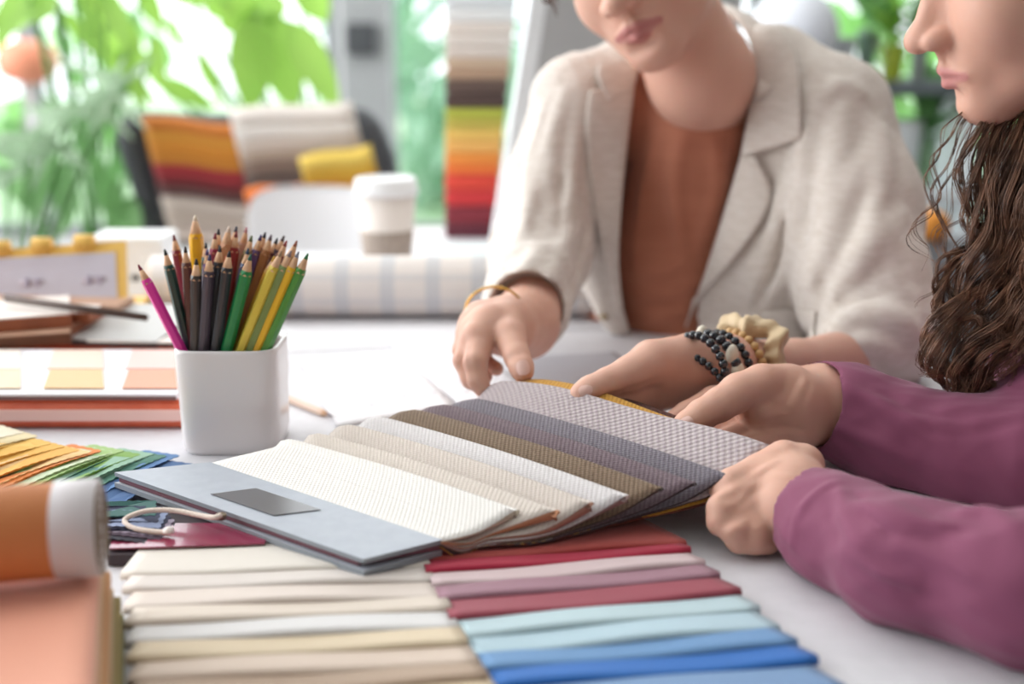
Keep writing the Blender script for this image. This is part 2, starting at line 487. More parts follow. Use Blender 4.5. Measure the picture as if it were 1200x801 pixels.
def foliage_mat(name, a, b, tr=.45):
    m = mat(name, a, .5); t = NT(m)
    tc = t.n('ShaderNodeTexCoord'); nz = t.n('ShaderNodeTexNoise'); nz.inputs['Scale'].default_value = 5; t.l(tc.outputs['Object'], nz.inputs['Vector'])
    col = t.mix(nz.outputs[0], a, b); t.l(col, t.b.inputs['Base Color'])
    ts = t.n('ShaderNodeBsdfTranslucent'); t.l(col, ts.inputs[0]); mx = t.n('ShaderNodeMixShader'); mx.inputs[0].default_value = tr
    out = [n for n in t.t.nodes if n.type == 'OUTPUT_MATERIAL'][0]
    t.l(t.b.outputs[0], mx.inputs[1]); t.l(ts.outputs[0], mx.inputs[2]); t.l(mx.outputs[0], out.inputs[0])
    return m
M_bark = noisy('bark', '#6A5B4C', '#54483D', 20, .9, .4)
M_tree = [foliage_mat('tree_foliage_pale', '#9CC7AC', '#CBE3D2'), foliage_mat('tree_foliage_green', '#7FBF5E', '#A9D98A')]
def tree(x, y, h, r, n, k, label, seed):
    rnd = random.Random(seed); root = thing('garden_tree', (x, y, -.15), label, 'tree', 'trees outside the window')
    put('trunk', *tube_mesh([(x, y, -.15), (x + .1, y, h * .5), (x, y + .1, h)], [.14, .1, .05], 8), M_bark, root)
    ps = []
    for _ in range(n):
        while True:
            p = np.array([rnd.uniform(-1, 1) for _ in range(3)])
            if .15 < np.linalg.norm(p) < 1: break
        c = np.array([x, y, h]) + p * np.array([r, r, r * 1.25]); d = p + np.array([rnd.uniform(-.6, .6) for _ in range(3)])
        ps.append(leaf_mesh(c, d, (0, 0, 1.01), rnd.uniform(.28, .5), rnd.uniform(.16, .28), n=3))
    V, Fc = merge(ps); put('foliage', V, Fc, M_tree[k], root)
tree(-.35, 9.0, 1.2, 1.0, 420, 0, 'pale green tree outside, seen between the grey pillar and the fabric sample tower', 1)
tree(-4.2, 10.5, 1.5, 1.7, 160, 1, 'garden tree outside behind the houseplants at the left window', 2)
tree(3.0, 10, 1.5, 1.5, 260, 1, 'garden tree outside the right window behind the plant shelf', 3)

# ================================================================== TABLES
MT = M_white
tbl = thing('work_table', (-.35, .70, 0), 'large white work table the two people lean on, covered with fabric samples', 'table')
box('table_top', (-.35, .70, TABLE - .03), (1.62, 1.40, .03), MT, tbl, .003)
desk = thing('back_desk', (-.375, 1.67, 0), 'white desk behind the work table, carrying the coffee cup and the monitor', 'desk')
box('desk_top', (-.375, 1.67, TABLE - .03), (1.75, .52, .03), MT, desk, .003)
M_leg = mat('white_metal', '#D9DADC', .4)
for sx in (-1.1, .38):
    for sy in (.06, 1.34): box('leg', (sx, sy, 0), (.05, .05, TABLE - .03), M_leg, tbl, .004)
for sx in (-1.18, .28):
    for sy in (1.46, 1.88): box('leg', (sx, sy, 0), (.05, .05, TABLE - .03), M_leg, desk, .004)

cab = thing('low_cabinet', (.13, 2.075, 0), 'low white cabinet behind the desk, carrying the tall stack of folded fabrics', 'cabinet')
box('carcass', (.13, 2.075, 0), (.66, .27, TABLE - .004), mat('white_cabinet_paint', '#E4E4E8', .5), cab, .003)
for sx in (-.035, .295):
    d_ = box('door', (sx, 1.9375, .06), (.322, .008, TABLE - .10), M_white, cab, .002); box('handle', (sx + .12, 1.931, .50), (.012, .006, .10), M_leg, d_, .002)
# ================================================================== MUG AND PENCILS
M_ceramic = mat('white_glazed_ceramic', '#EAE7E9', .22, coat=.3)
MC = T(272, 537, 0); MC[1] += .043; MC[0] -= .0045; MC[2] = TABLE                     # centre of the base
mug = thing('pencil_mug', MC, 'white square ceramic mug holding the colour pencils', 'mug')
HW, HD, MH = .0425, .038, .0925
prof = [(.93, 0), (.965, .002), (1, .012), (1.015, .05), (1.035, .088), (1.03, .0915), (1.0, .0925), (.955, .0915), (.94, .086), (.915, .05), (.90, .010), (.85, .006)]
V, Fc = lathe_mesh(MC, [(r, z) for r, z in prof], 64, HW, HD, 5.0); put('cup_body', V, Fc, M_ceramic, mug)
hp = catmull([MC + [.012, HD * .95, .078], MC + [.023, HD + .016, .080], MC + [.029, HD + .028, .062], MC + [.027, HD + .026, .036], MC + [.012, HD * .95, .018]], 20)
put('handle', *tube_mesh(hp, .0055, 10), M_ceramic, mug)

def hexpencil(root, base, tip, r, mb, ml, ang=0.0, sharp=.0095):
    base = np.asarray(base, float); tip = np.asarray(tip, float); ax = tip - base; L = np.linalg.norm(ax); ax /= L
    a = np.cross(ax, [0.3, 1, .1]); a /= np.linalg.norm(a); b = np.cross(ax, a)
    cone = sharp + r * 1.2
    def ring(t, rad, n, tw=0): return [base + ax * t + rad * (math.cos(2 * math.pi * j / n + ang + tw) * a + math.sin(2 * math.pi * j / n + ang + tw) * b) for j in range(n)]
    # barrel: hexagonal, its sharpened end scalloped
    V = ring(0, r, 12); N = 12
    for j in range(12):
        if j % 2 == 1: V[j] = base + (V[j] - base) * .90
    top = []
    for j in range(12):
        rad = r if j % 2 == 0 else r * .90
        top.append(base + ax * (L - cone + (-.0022 if j % 2 == 0 else .0016)) + rad * (math.cos(2 * math.pi * j / 12 + ang) * a + math.sin(2 * math.pi * j / 12 + ang) * b))
    V = V + top; Fc = [[j, (j + 1) % 12, 12 + (j + 1) % 12, 12 + j] for j in range(12)] + [list(range(12))[::-1], list(range(12, 24))]
    put('barrel', V, Fc, mb, root, False)
    def frustum(t0, r0, t1, r1, n=12): return ring(t0, r0, n) + ring(t1, r1, n), [[j, (j + 1) % n, n + (j + 1) % n, n + j] for j in range(n)] + [list(range(n))[::-1], list(range(n, 2 * n))]
    lead = .0050
    rl = r * lead / cone
    put('wood_cone', *frustum(L - cone - .0025, r * .97, L - lead, rl * 1.15), M_pwood, root)
    put('lead', *frustum(L - lead, rl * 1.15, L, .0007), ml, root)
M_pwood = noisy('sharpened_cedar', '#E6BE9A', '#D3A27C', 300, .7, .1, stretch=(1, 1, .1))
def pmat(name, c): return mat('pencil_' + name, c, .3, coat=.25)
# (tip px, tip py, rim px, row depth, radius mm, barrel colour, lead colour, label, row)
PENC = [
 (162, 310, 213, 0, 3.9, '#E238A2', '#7C1E3C', 'bright magenta pencil leaning out over the left rim of the mug'),
 (193, 292, 221, 1, 4.0, '#1F4A44', '#1B2A2C', 'dark teal green pencil beside the magenta one at the left of the mug'),
 (202, 276, 224, 3, 3.9, '#8C2A3A', '#6E1626', 'dark crimson pencil rising behind the dark teal one'),
 (217, 289, 226, 1, 3.9, '#5D3630', '#3A2320', 'reddish brown pencil just left of the tall thick yellow one'),
 (227, 253, 232, 3, 5.6, '#F0B515', '#F3E3CB', 'tall thick yellow pencil with a pale point, highest in the mug'),
 (230, 303, 229, 0, 4.4, '#3A3331', '#22262C', 'front charcoal black pencil standing upright, below the tall yellow one'),
 (246, 298, 240, 0, 4.4, '#473C48', '#3C3A62', 'dusky aubergine pencil at the front, right of the charcoal black one'),
 (258, 288, 246, 1, 4.2, '#23252D', '#1E2431', 'blue black pencil behind the aubergine one'),
 (269, 294, 255, 0, 4.4, '#272A30', '#1B1B20', 'front black pencil leaning right, directly left of the emerald one'),
 (276, 272, 262, 2, 4.2, '#9C2B30', '#8C2A30', 'brick red pencil standing behind the emerald one'),
 (294, 298, 268, 0, 4.6, '#1F8A4F', '#1C5A4C', 'emerald green pencil at the front centre of the mug'),
 (291, 291, 271, 1, 3.9, '#3D4A78', '#1E3C5C', 'slate blue pencil peeking out behind the emerald one'),
 (305, 276, 274, 2, 4.0, '#57356B', '#3A2A6C', 'violet pencil with an indigo point, behind the emerald one'),
 (317, 276, 280, 2, 4.2, '#A0673A', '#6B5A66', 'caramel brown pencil right of the violet one'),
 (330, 294, 286, 0, 4.6, '#D9C04A', '#A88A6C', 'pale mustard pencil, leftmost of the four leaning right at the front'),
 (341, 294, 296, 0, 4.3, '#7C9152', '#8D7C86', 'olive green pencil between the pale mustard and the golden one'),
 (350, 295, 307, 0, 4.3, '#EBB92A', '#8A8C9A', 'golden yellow pencil between the olive and the grass green one'),
 (361, 297, 317, 0, 4.3, '#4B9440', '#2F7A45', 'grass green pencil leaning furthest right'),
 (348, 282, 303, 1, 4.0, '#B0926A', '#8C4A32', 'fawn pencil with a rust point behind the golden one'),
 (335, 283, 292, 2, 3.9, '#6B2E30', '#A2403A', 'maroon pencil with a red point behind the olive one'),
 (332, 277, 288, 3, 3.9, '#4E3A4C', '#4A3C3E', 'plum pencil in the back row above the maroon one'),
 (324, 280, 284, 3, 3.9, '#702B35', '#2E2A30', 'wine pencil with a black point in the back row, right of the caramel one'),
 (310, 273, 277, 3, 3.9, '#7C5040', '#2A2B38', 'tan brown pencil with a navy point in the back row'),
 (294, 277, 268, 2, 3.9, '#8E7A4A', '#5A6A38', 'khaki pencil with an olive point behind the slate blue one'),
 (288, 267, 264, 3, 3.9, '#C99C86', '#C88A92', 'rosy pencil with a pink point in the back row, centre'),
 (285, 275, 261, 3, 3.4, '#4B5468', '#5E6E86', 'thin grey blue pencil in the back row beside the rosy one'),
 (276, 266, 256, 3, 3.9, '#353C50', '#27304A', 'ink blue pencil highest in the back row, behind the brick red one'),
 (267, 266, 250, 2, 5.2, '#C98B62', '#E9D6C6', 'thick natural wood pencil with a white point, centre of the mug'),
 (255, 269, 243, 3, 3.9, '#51343B', '#2B2A33', 'mulberry pencil with a black point left of the thick natural wood one'),
 (251, 274, 240, 2, 3.9, '#9A2448', '#8A1F3A', 'raspberry pencil with a crimson point left of the thick natural wood one'),
 (240, 285, 236, 2, 3.4, '#2F4A3C', '#27333A', 'thin bottle green pencil right of the tall yellow one'),
 (243, 292, 238, 1, 3.0, '#6A4A82', '#4D3F78', 'thin lilac pencil tucked behind the aubergine one'),
 (322, 300, 281, 1, 3.2, '#C9962C', '#CFA23A', 'thin ochre pencil tucked behind the pale mustard one'),
 (265, 300, 258, 1, 3.4, '#E08A6A', '#D8735A', 'short salmon pencil between the black and the emerald ones'),
]
ROW = [MC[1] - .025, MC[1] - .010, MC[1] + .006, MC[1] + .020]
for (tx, ty, rx_, row, r, c1, c2, lab) in PENC:
    d = ROW[row]; tip = W(tx, ty, d); rim = W(rx_ - (5 if rx_ > 300 else 2), 402 - row * 2, d)
    rim[2] = TABLE + MH; tip[1] = d + (.0 if row < 2 else .004)
    u = (rim - tip); u /= -u[2]; base = rim + u * (MH - .0075)
    base[0] = min(max(base[0], MC[0] - .031), MC[0] + .031)
    pr = thing('colour_pencil', base, lab, 'pencil', 'colour pencils in the white mug')
    hexpencil(pr, base, tip, r * 1.13 / 1000, pmat('paint', c1), mat('pencil_lead', c2, .6), ang=(tx * .37) % .5)
# pencil lying on the table
a0, a1 = T(330, 464, .004), T(388, 487, .0035)
pr = thing('natural_pencil', a0, 'pale natural wood pencil lying on the table right of the mug', 'pencil')
hexpencil(pr, a0 + (a0 - a1) * .6, a1, .0038, mat('pale_pencil_wood', '#E6CDBB', .6), mat('graphite', '#8D8087', .5))

# ================================================================== MAIN SWATCH BOOK
M_board = noisy('blue_grey_cardboard', '#B6BCC6', '#B0B6C1', 90, .55, .05)
M_board_edge = mat('cardboard_edge', '#8D949C', .7)
M_wine = mat('wine_paper', '#6E4450', .7)
book = thing('fabric_swatch_book', T(330, 600, .012), 'open book of woven beige and mauve fabrics with a blue grey cover, held by hands', 'swatch book')
cA, cB, cC, cD = T(134, 553, .0215), T(246, 541, .0215), T(518, 632, .0225), T(426, 655, .0225)
def quad_fn(a, b, c, d):       # u across a->b side, v along
    return lambda u, v: (a * (1 - v) + d * v) * (1 - u) + (b * (1 - v) + c * v) * u
V, Fc, UV, mi = sheet_mesh(quad_fn(cA, cB, cC, cD), 6, 12, .0032); put('cover', V, Fc, [M_board, M_board_edge], book, False, UV, mi)
dz = np.array([0, 0, -.0036])
V, Fc, UV, mi = sheet_mesh(quad_fn(cA * .985 + cC * .015 + dz, cB + dz, cC + dz, cD * .97 + cB * .03 + dz), 3, 3, .0035); put('binding_strip', V, Fc, [M_wine, M_wine], book, False, UV, mi)
dz = np.array([0, 0, -.0075]); off = np.array([0.0, -.002, 0])
V, Fc, UV, mi = sheet_mesh(quad_fn(cA + dz + off, cB + dz, cC + dz, cD + dz + off), 3, 3, .004); put('back_cover', V, Fc, [M_board, M_board_edge], book, False, UV, mi)
lift = np.array([0, 0, .0004])
M_label = mat('dark_foil_label', '#6F6E72', .28)
M_label2 = mat('pale_foil_label', '#B9C6CC', .35)
lq = [T(247, 579, .0222), T(300, 572, .0222), T(376, 597, .0226), T(321, 604, .0226)]
V, Fc, UV, mi = sheet_mesh(quad_fn(lq[0] + lift, lq[1] + lift, lq[2] + lift, lq[3] + lift), 2, 2, .0003); o = put('label_plate', V, Fc, [M_label, M_label], book, False, UV, mi); o['label'] = 'dark grey printed label'
# cord with eyelet
cp = catmull([T(259, 603, .0235), T(252, 606, .0225), T(236, 604, .021), T(205, 598, .021), T(176, 598, .021), T(156, 603, .0195), T(146, 610, .017), T(155, 618, .0155), T(175, 622, .0150), T(198, 624, .0150)], 60)
M_cord = noisy('cream_cord', '#EBDFD6', '#DCCBC0', 900, .85, .4, .0004)
cord = put('cord', *tube_mesh(cp, .0019, 8), M_cord, book)
V, Fc = lathe_mesh(cp[-1] - [0, 0, .0012], [(.0012, 0), (.0038, .0015), (.0038, .0038), (.0014, .0056)], 12); put('knot', V, Fc, mat('white_knot', '#F2ECE8', .6), book)
ey = T(259, 603, .0225)
V, Fc = lathe_mesh(ey, [(.0034, -.003), (.0040, .0005), (.0030, .0012), (.0018, .0008)], 16); put('eyelet', V, Fc, mat('brass_eyelet', '#8B7A6A', .3, 1), book)

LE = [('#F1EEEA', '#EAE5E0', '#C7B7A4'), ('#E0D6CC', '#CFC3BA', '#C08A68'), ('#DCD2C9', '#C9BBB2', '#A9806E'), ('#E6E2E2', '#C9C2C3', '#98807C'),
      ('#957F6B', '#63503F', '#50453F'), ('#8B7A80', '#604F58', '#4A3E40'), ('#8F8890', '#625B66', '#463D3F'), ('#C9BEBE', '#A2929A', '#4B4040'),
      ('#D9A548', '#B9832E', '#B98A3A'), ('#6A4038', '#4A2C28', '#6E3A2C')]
NEAR = [(605, 597, .034), (652, 597, .036), (692, 588, .039), (734, 580, .042), (774, 571, .045), (813, 565, .047), (852, 556, .051), (902, 525, .060), (915, 537, .050), (984, 556, .028)]
FAR = [(333, 516, .031), (366, 508, .033), (402, 497, .036), (438, 488, .038), (477, 479, .041), (513, 473, .044), (549, 466, .047), (577, 446, .060), (618, 443, .062), (650, 452, .056)]
BASE = [(560, 645, .011), (625, 640, .011), (672, 630, .012), (716, 619, .013), (757, 610, .015), (798, 602, .018), (835, 593, .023), (858, 578, .032), (872, 570, .034), (940, 575, .018)]
NP = [T(*p) for p in NEAR]; FP = [T(*p) for p in FAR]; BP = [T(*p) for p in BASE]
for i in range(10):
    f = lambda j: max(0.0, 1 - (i - j) * .22) if i - j < 5 else 0.0
    near = [cC + [0, -.001, -.0008 - .0004 * i]]; gs = (0, .46, .28, .18); far = [cB + [0, 0, -.0008 - .0004 * i]]
    for j in range(i):
        g = gs[i - j] if i - j < 4 else .10
        near.append(BP[j] * (1 - g) + NP[j] * g)
        far.append(FP[j] + np.array([0, 0, -.0035 - .0022 * (i - j)]))
    if i == 0:
        near.append(near[0] * .5 + NP[0] * .5 + [0, -.002, -.0035]); far.append(far[0] * .5 + FP[0] * .5 + [0, 0, .002])
    else:
        near.insert(1, near[0] * .5 + near[1] * .5 + [0, -.001, -.0030 - .0006 * i]); far.insert(1, far[0] * .5 + far[1] * .5 + [0, 0, .001])
    near.append(NP[i]); far.append(FP[i])
    nc = catmull(near, 48); fc = catmull(far, 48)
    # rounded lip at the end of each leaf
    e = (nc[-1] - nc[-4]); e /= np.linalg.norm(e); tailn = [nc[-1] + e * .002 + [0, 0, -.0010], nc[-1] + e * .003 + [0, 0, -.003]]
    e = (fc[-1] - fc[-4]); e[2] = 0; e /= np.linalg.norm(e); tailf = [fc[-1] + e * .002 + [0, 0, -.0010], fc[-1] + e * .003 + [0, 0, -.003]]
    nc = np.vstack([nc, tailn]); fc = np.vstack([fc, tailf]); K = len(nc) - 1
    def fn(u, v, nc=nc, fc=fc, K=K, i=i):
        k = int(round(v * K)); p = nc[k] * (1 - u) + fc[k] * u
        t = k / K
        p = p + np.array([0, 0, (.0075 if i >= 7 else .004) * t * math.sin(math.pi * u) ** 1.0])
        p = p + np.array([0, 0, .0045 * math.exp(-((t - .9) / .07) ** 2) * u ** 2])
        # the far edge curls over, the near edge too
        p = p + np.array([0, .0, -.004 * max(0, (u - .93) / .07) ** 2 * min(1, t * 2)])
        if i >= 7: p = p + np.array([0, 0, .0022 * math.sin(u * 9 + 1) * t])
        return p
    th = (lambda u, v, q=(.52 if i < 3 else .78), a_=(.0085 if i < 4 else .0030): .0012 + a_ * max(0, (v - q) / (1 - q)) ** 1.3 * (1 if v < .98 else .55) * (1 - .8 * min(1, u * 3))) if i < 8 else .0015
    c1, c2, c3 = LE[i]
    mu = weave('woven_%d' % i, c1, c2, scale=.0038 if i != 7 else .0056, strength=.45 if i < 4 else .8, dist=.0009)
    V, Fc, UV, mi = sheet_mesh(fn, 26, 51, th)
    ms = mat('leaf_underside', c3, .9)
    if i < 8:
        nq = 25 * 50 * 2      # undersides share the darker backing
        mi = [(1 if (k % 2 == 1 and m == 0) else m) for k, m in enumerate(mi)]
    o = put('fabric_leaf', V, Fc, [mu, ms], book, True, UV, mi)

# ================================================================== FOREGROUND SWATCH BOOKS
def satin(name, c): return noisy(name, c, c, 1, .55, .0, sheen=.3)
def pile_book(root, leaves, zmax, zmin, x_far_l, x_far_r, span=6):
    """shingled fabric leaves: (left px, left py, right px, right py, colour) = the near folded end of each leaf"""
    n = len(leaves)
    for k, (lx, ly, rx_, ry, c, back) in enumerate(leaves):
        z = zmax + (zmin - zmax) * k / (n - 1)
        nl = T(lx, ly, z * .5); nr = T(rx_, ry, z * .5); nl[2] = nr[2] = TABLE + z
        fl = nl + np.array([0, back, 0]); fr = nr + np.array([0, back, 0])
        w = (nr - nl); fl = nl + np.array([(x_far_l) * back, back, 0]); fr = nr + np.array([(x_far_r) * back, back, 0])
        rnd = random.Random(k * 7 + len(leaves)); ph = rnd.uniform(0, 6); am = rnd.uniform(.0006, .0016)
        def fn(u, v, nl=nl, nr=nr, fl=fl, fr=fr, z=z, ph=ph, am=am):
            # v: 0 far -> 1 near with a rolled nose; u: 0 left -> 1 right
            a = .87
            if v < a:
                t = v / a; p = (fl * (1 - t) + nl * t) * (1 - u) + (fr * (1 - t) + nr * t) * u
                p = p + np.array([0, 0, .0012 * math.sin(math.pi * t) * 0 + am * math.sin(u * 7 + ph) * t * t])
                p[2] -= .004 * (1 - t)
            else:
                w_ = (v - a) / (1 - a) * math.pi; p = nl * (1 - u) + nr * u; r = .0030
                p = p + np.array([0, -r * math.sin(w_) * 1.3, -r + r * math.cos(w_) + am * math.sin(u * 7 + ph)])
                p[2] = max(p[2], TABLE + .0008)
            return p
        V, Fc, UV, mi = sheet_mesh(fn, 22, 30, .0007)
        mm = weave('satin_leaf', c, None, scale=.0022, strength=.12, rough=.6)
        put('fabric_leaf', V, Fc, [mm, mm], root, True, UV, mi)
bb = thing('beige_swatch_book', T(340, 740, .0), 'book of overlapping cream and beige fabric swatches in the front, left of the coloured ones', 'swatch book', 'swatch books fanned on the table front')
pb = [(143, 678, 505, 668, '#E0D9D0', .09), (145, 695, 510, 684, '#D9D0CA', .05), (146, 715, 519, 703, '#DCCFC6', .05), (147, 735, 529, 717, '#DDD0C3', .05), (148, 755, 538, 737, '#DDDBDB', .05),
      (149, 777, 549, 757, '#DDCBAF', .05), (150, 799, 560, 779, '#DBC8B9', .05), (150, 823, 572, 797, '#B79F8B', .05), (150, 850, 586, 818, '#DAC6A8', .05), (150, 880, 602, 842, '#D2C2B0', .05)]
pile_book(bb, pb, .0115, .0065, -.0, -.30)
cb = thing('coloured_swatch_book', T(740, 730, .0), 'book of overlapping red, mauve and blue fabric swatches in the front centre', 'swatch book', 'swatch books fanned on the table front')
pc = [(497, 660, 804, 641, '#A84A44', .10), (499, 675, 809, 650, '#A8233F', .03), (506, 690, 826, 664, '#D3BDBF', .04), (514, 706, 843, 678, '#A07886', .05), (526, 728, 868, 697, '#994654', .05),
      (539, 748, 890, 715, '#B9CFD6', .05), (554, 769, 914, 736, '#B3CCD8', .05), (566, 786, 934, 755, '#6C96C4', .05), (578, 805, 958, 775, '#2F6FBE', .05), (592, 832, 990, 805, '#7C9CC4', .05), (608, 862, 1020, 835, '#4A78B0', .05)]
pile_book(cb, pc, .0115, .0050, -.25, -.62)
# burgundy header card of the beige book
hc = [T(128, 642, .0120), T(138, 613, .0120), T(330, 632, .0120), T(300, 637, .0120)]
V, Fc, UV, mi = sheet_mesh(quad_fn(hc[0], hc[1], T(320, 612, .012), T(310, 636, .0122)), 8, 12, .0012)
M_burg = mat('burgundy_satin', '#8E3550', .22, coat=.4); put('header_card', V, Fc, [M_burg, M_burg], bb, False, UV, mi)
V, Fc, UV, mi = sheet_mesh(quad_fn(T(126, 650, .009), T(126, 598, .009), T(330, 598, .009), T(330, 648, .009)), 3, 3, .008); put('backing_board', V, Fc, [mat('dark_plum_board', '#3E3238', .6)] * 2, bb, False, UV, mi)

# ================================================================== PINKED COLOUR FAN
fan = thing('pinked_swatch_fan', T(100, 570, 0), 'fan of zigzag edged swatches in cream, orange, green and blue before the mug', 'swatch fan')
tips = [(-25, 503, '#D9CDB4'), (2, 506, '#E5DCC8'), (28, 509, '#DDD3BC'), (44, 513, '#D9C9A0'), (60, 521, '#E0B45A'), (76, 524, '#DDA94C'), (93, 528, '#E2A94E'), (106, 530, '#E7C086'), (119, 528, '#D9803E'),
        (133, 529, '#CBD8B8'), (145, 527, '#9DBB78'), (165, 531, '#7DA550'), (180, 530, '#8FB49C'), (195, 532, '#4F8070'), (210, 531, '#5E86B8'), (228, 541, '#4A6C9C')]
def pinked(A, B, wid, col, z0, z1, th=.0006, teeth=16):
    """strip from A (tip corner) towards B, pinked along its edges"""
    ax = B - A; L = np.linalg.norm(ax); ax /= L; s = np.array([-ax[1], ax[0], 0]); s /= np.linalg.norm(s)
    n = teeth * 2; top = []
    for i in range(n + 1): top.append(A + ax * (L * i / n) + s * (.0012 if i % 2 else 0))
    for i in range(9): top.append(A + ax * (L + (.0012 if i % 2 else 0)) + s * (-wid * i / 8))
    for i in range(n, -1, -1): top.append(A + ax * (L * i / n) + s * (-wid - (.0012 if i % 2 else 0)))
    for i in range(8, -1, -1): top.append(A + ax * (-(.0012 if i % 2 else 0)) + s * (-wid * i / 8))
    P = np.array(top); t = ((P - A) @ ax) / L
    P[:, 2] = TABLE + z0 * (1 - t) + z1 * t + .004 * np.sin(np.pi * np.clip(t, 0, 1))
    k = len(P); V = np.vstack([P, P - [0, 0, th]]); Fc = [list(range(k))[::-1], [i + k for i in range(k)]] + [[i, (i + 1) % k, (i + 1) % k + k, i + k] for i in range(k)]
    return V, Fc
for k, (px, py, c) in enumerate(tips):
    A = T(px, py, .014 - .0003 * k); ang = math.radians(232 + k * 1.2)
    B = A + np.array([math.cos(ang), math.sin(ang), 0]) * .125
    V, Fc = pinked(A, B, .035, c, .0165 - .0006 * k, .0150 - .0006 * k)
    put('fabric_swatch', V, Fc, weave('pinked_cotton', c, None, .0016, strength=.3, uv=False), fan, False)
for k, (px, py, c, a) in enumerate([(182, 585, '#3F6A66', 195), (190, 592, '#2B3350', 188), (196, 598, '#8C98B8', 184), (200, 602, '#30324C', 180), (204, 606, '#A79CB0', 178), (205, 610, '#4B3A4C', 175), (200, 615, '#2E2A38', 172)]):
    A = T(px, py, .0155 - .0004 * k); B = A + np.array([math.cos(R(a)), math.sin(R(a)), 0]) * .10
    V, Fc = pinked(A, B, -.03, c, .0150 - .0006 * k, .0125 - .0005 * k); put('fabric_swatch', V, Fc, weave('pinked_cotton', c, None, .0016, strength=.3, uv=False), fan, False)

# ================================================================== FRONT LEFT: CLOTH STACK AND ROLL
M_orange = noisy('salmon_cloth', '#F2AB90', '#F0A488', 6, .75, .15, .002, sheen=.3)
e0 = T(112, 655, .052); e1 = T(104, 801, .052)
dirv = e1 - e0; dirv /= np.linalg.norm(dirv); P0 = e0 - dirv * .02; P1 = e0 + dirv * .34
lat = np.array([dirv[1], -dirv[0], 0]); lat = lat if lat[0] < 0 else -lat
st = thing('folded_fabric_stack', [*(P0 * .5 + P1 * .5 + lat * .15)[:2], TABLE], 'stack of folded cloth with a salmon orange sheet on top at the front left', 'fabric')
cols = ['#7E7A4E', '#B49A6A', '#8A7A4C', '#C2A88A', '#6E5A44', '#B98B62', '#D8B89A', '#A7744C']
zz = np.linspace(0, .046, 9)
for k in range(8):
    s = .0025 * math.sin(k * 2.1) - .012 + .0015 * k
    V, Fc, UV, mi = sheet_mesh(quad_fn(*[p - lat * s * -1 for p in (P0 + lat * .3, P0, P1, P1 + lat * .3)]) , 3, 3, zz[k + 1] - zz[k] - .0003)
    V = np.asarray(V); V[:, 2] += (TABLE + zz[k + 1]) - (TABLE + .052)
    put('folded_cloth', V, Fc, [noisy('folded_cloth', cols[k], cols[k], 5, .85, .1)] * 2, st, False, UV, mi)
def topfn(u, v):
    p = (P0 * (1 - v) + P1 * v) + lat * .3 * (1 - u) - lat * .002
    p = p + np.array([0, 0, .0012 * math.sin(v * 17 + u * 4) + .001 * math.sin(u * 13)]); p[2] -= .0045 * max(0, (u - .97) / .03) ** 2
    return p
V, Fc, UV, mi = sheet_mesh(topfn, 40, 30, .003); o = put('salmon_cloth', V, Fc, [M_orange, M_orange], st, True, UV, mi)
# roll
rc = T(60, 605, .080); rc[1] = e0[1] - .018; rr_ = .0268; rc[2] = TABLE + .0535 + rr_
xe = W(117, 605, rc[1])[0]; xb = W(70, 605, rc[1])[0]; x0 = xe - .42
roll = thing('wallpaper_roll', ((x0 + xe) / 2, rc[1], TABLE + .0535), 'orange roll with a white end band lying on the salmon cloth at the left edge', 'roll')
def turn(V, piv=None, a=R(11)):
    ca, sa = math.cos(a), math.sin(a); px_, py_ = xe, rc[1]
    return [(px_ + (v[0] - px_) * ca - (v[1] - py_) * sa, py_ + (v[0] - px_) * sa + (v[1] - py_) * ca, v[2]) for v in V]
def cyl_x(xa, xb_, y, z, r, n=48, ri=None, lip=.0008):
    prof = [(r - lip, 0), (r, lip), (r, (xb_ - xa) - lip), (r - lip, xb_ - xa)]
    V, Fc = lathe_mesh((0, 0, 0), prof, n); return [(xa + v[2], y + v[0], z + v[1]) for v in V], Fc
V, Fc = cyl_x(x0, xb, rc[1], rc[2], rr_); put('rolled_paper', turn(V), Fc, noisy('orange_wallpaper', '#D98A52', '#D4834C', 12, .6, .05), roll)
V, Fc = cyl_x(xb - .001, xe, rc[1], rc[2], rr_ + .0005); put('end_band', turn(V), Fc, mat('white_band', '#D9D3D6', .6), roll)
sp = [(xe + .0006, rc[1] + (.004 + .0225 * t) * math.cos(t * 30), rc[2] + (.004 + .0225 * t) * math.sin(t * 30)) for t in np.linspace(0, 1, 160)]
V, Fc = tube_mesh(sp, .0006, 4); put('coiled_edge', turn(V), Fc, mat('coiled_edge', '#9A8A7C', .8), roll)

# ================================================================== PAPERS ON THE TABLE
def paper_mat(name, line):
    m = mat(name, '#E9E8EC', .7); t = NT(m); tc = t.n('ShaderNodeTexCoord'); br = t.n('ShaderNodeTexBrick')
    br.inputs['Scale'].default_value = 26; br.inputs['Mortar Size'].default_value = .012; br.inputs['Color1'].default_value = srgb('#E9E8EC'); br.inputs['Color2'].default_value = srgb('#E9E8EC')
    br.inputs['Mortar'].default_value = srgb(line); t.l(tc.outputs['Object'], br.inputs[0])
    nz = t.n('ShaderNodeTexNoise'); nz.inputs['Scale'].default_value = 14; t.l(tc.outputs['Object'], nz.inputs['Vector'])
    f = t.math('GREATER_THAN', nz.outputs[0], .55); t.l(t.mix(f, '#E9E8EC', br.outputs[0]), t.b.inputs['Base Color']); return m
M_plan = paper_mat('floor_plan_paper', '#9A97A6'); M_paper = mat('plain_paper', '#E9E8ED', .7)
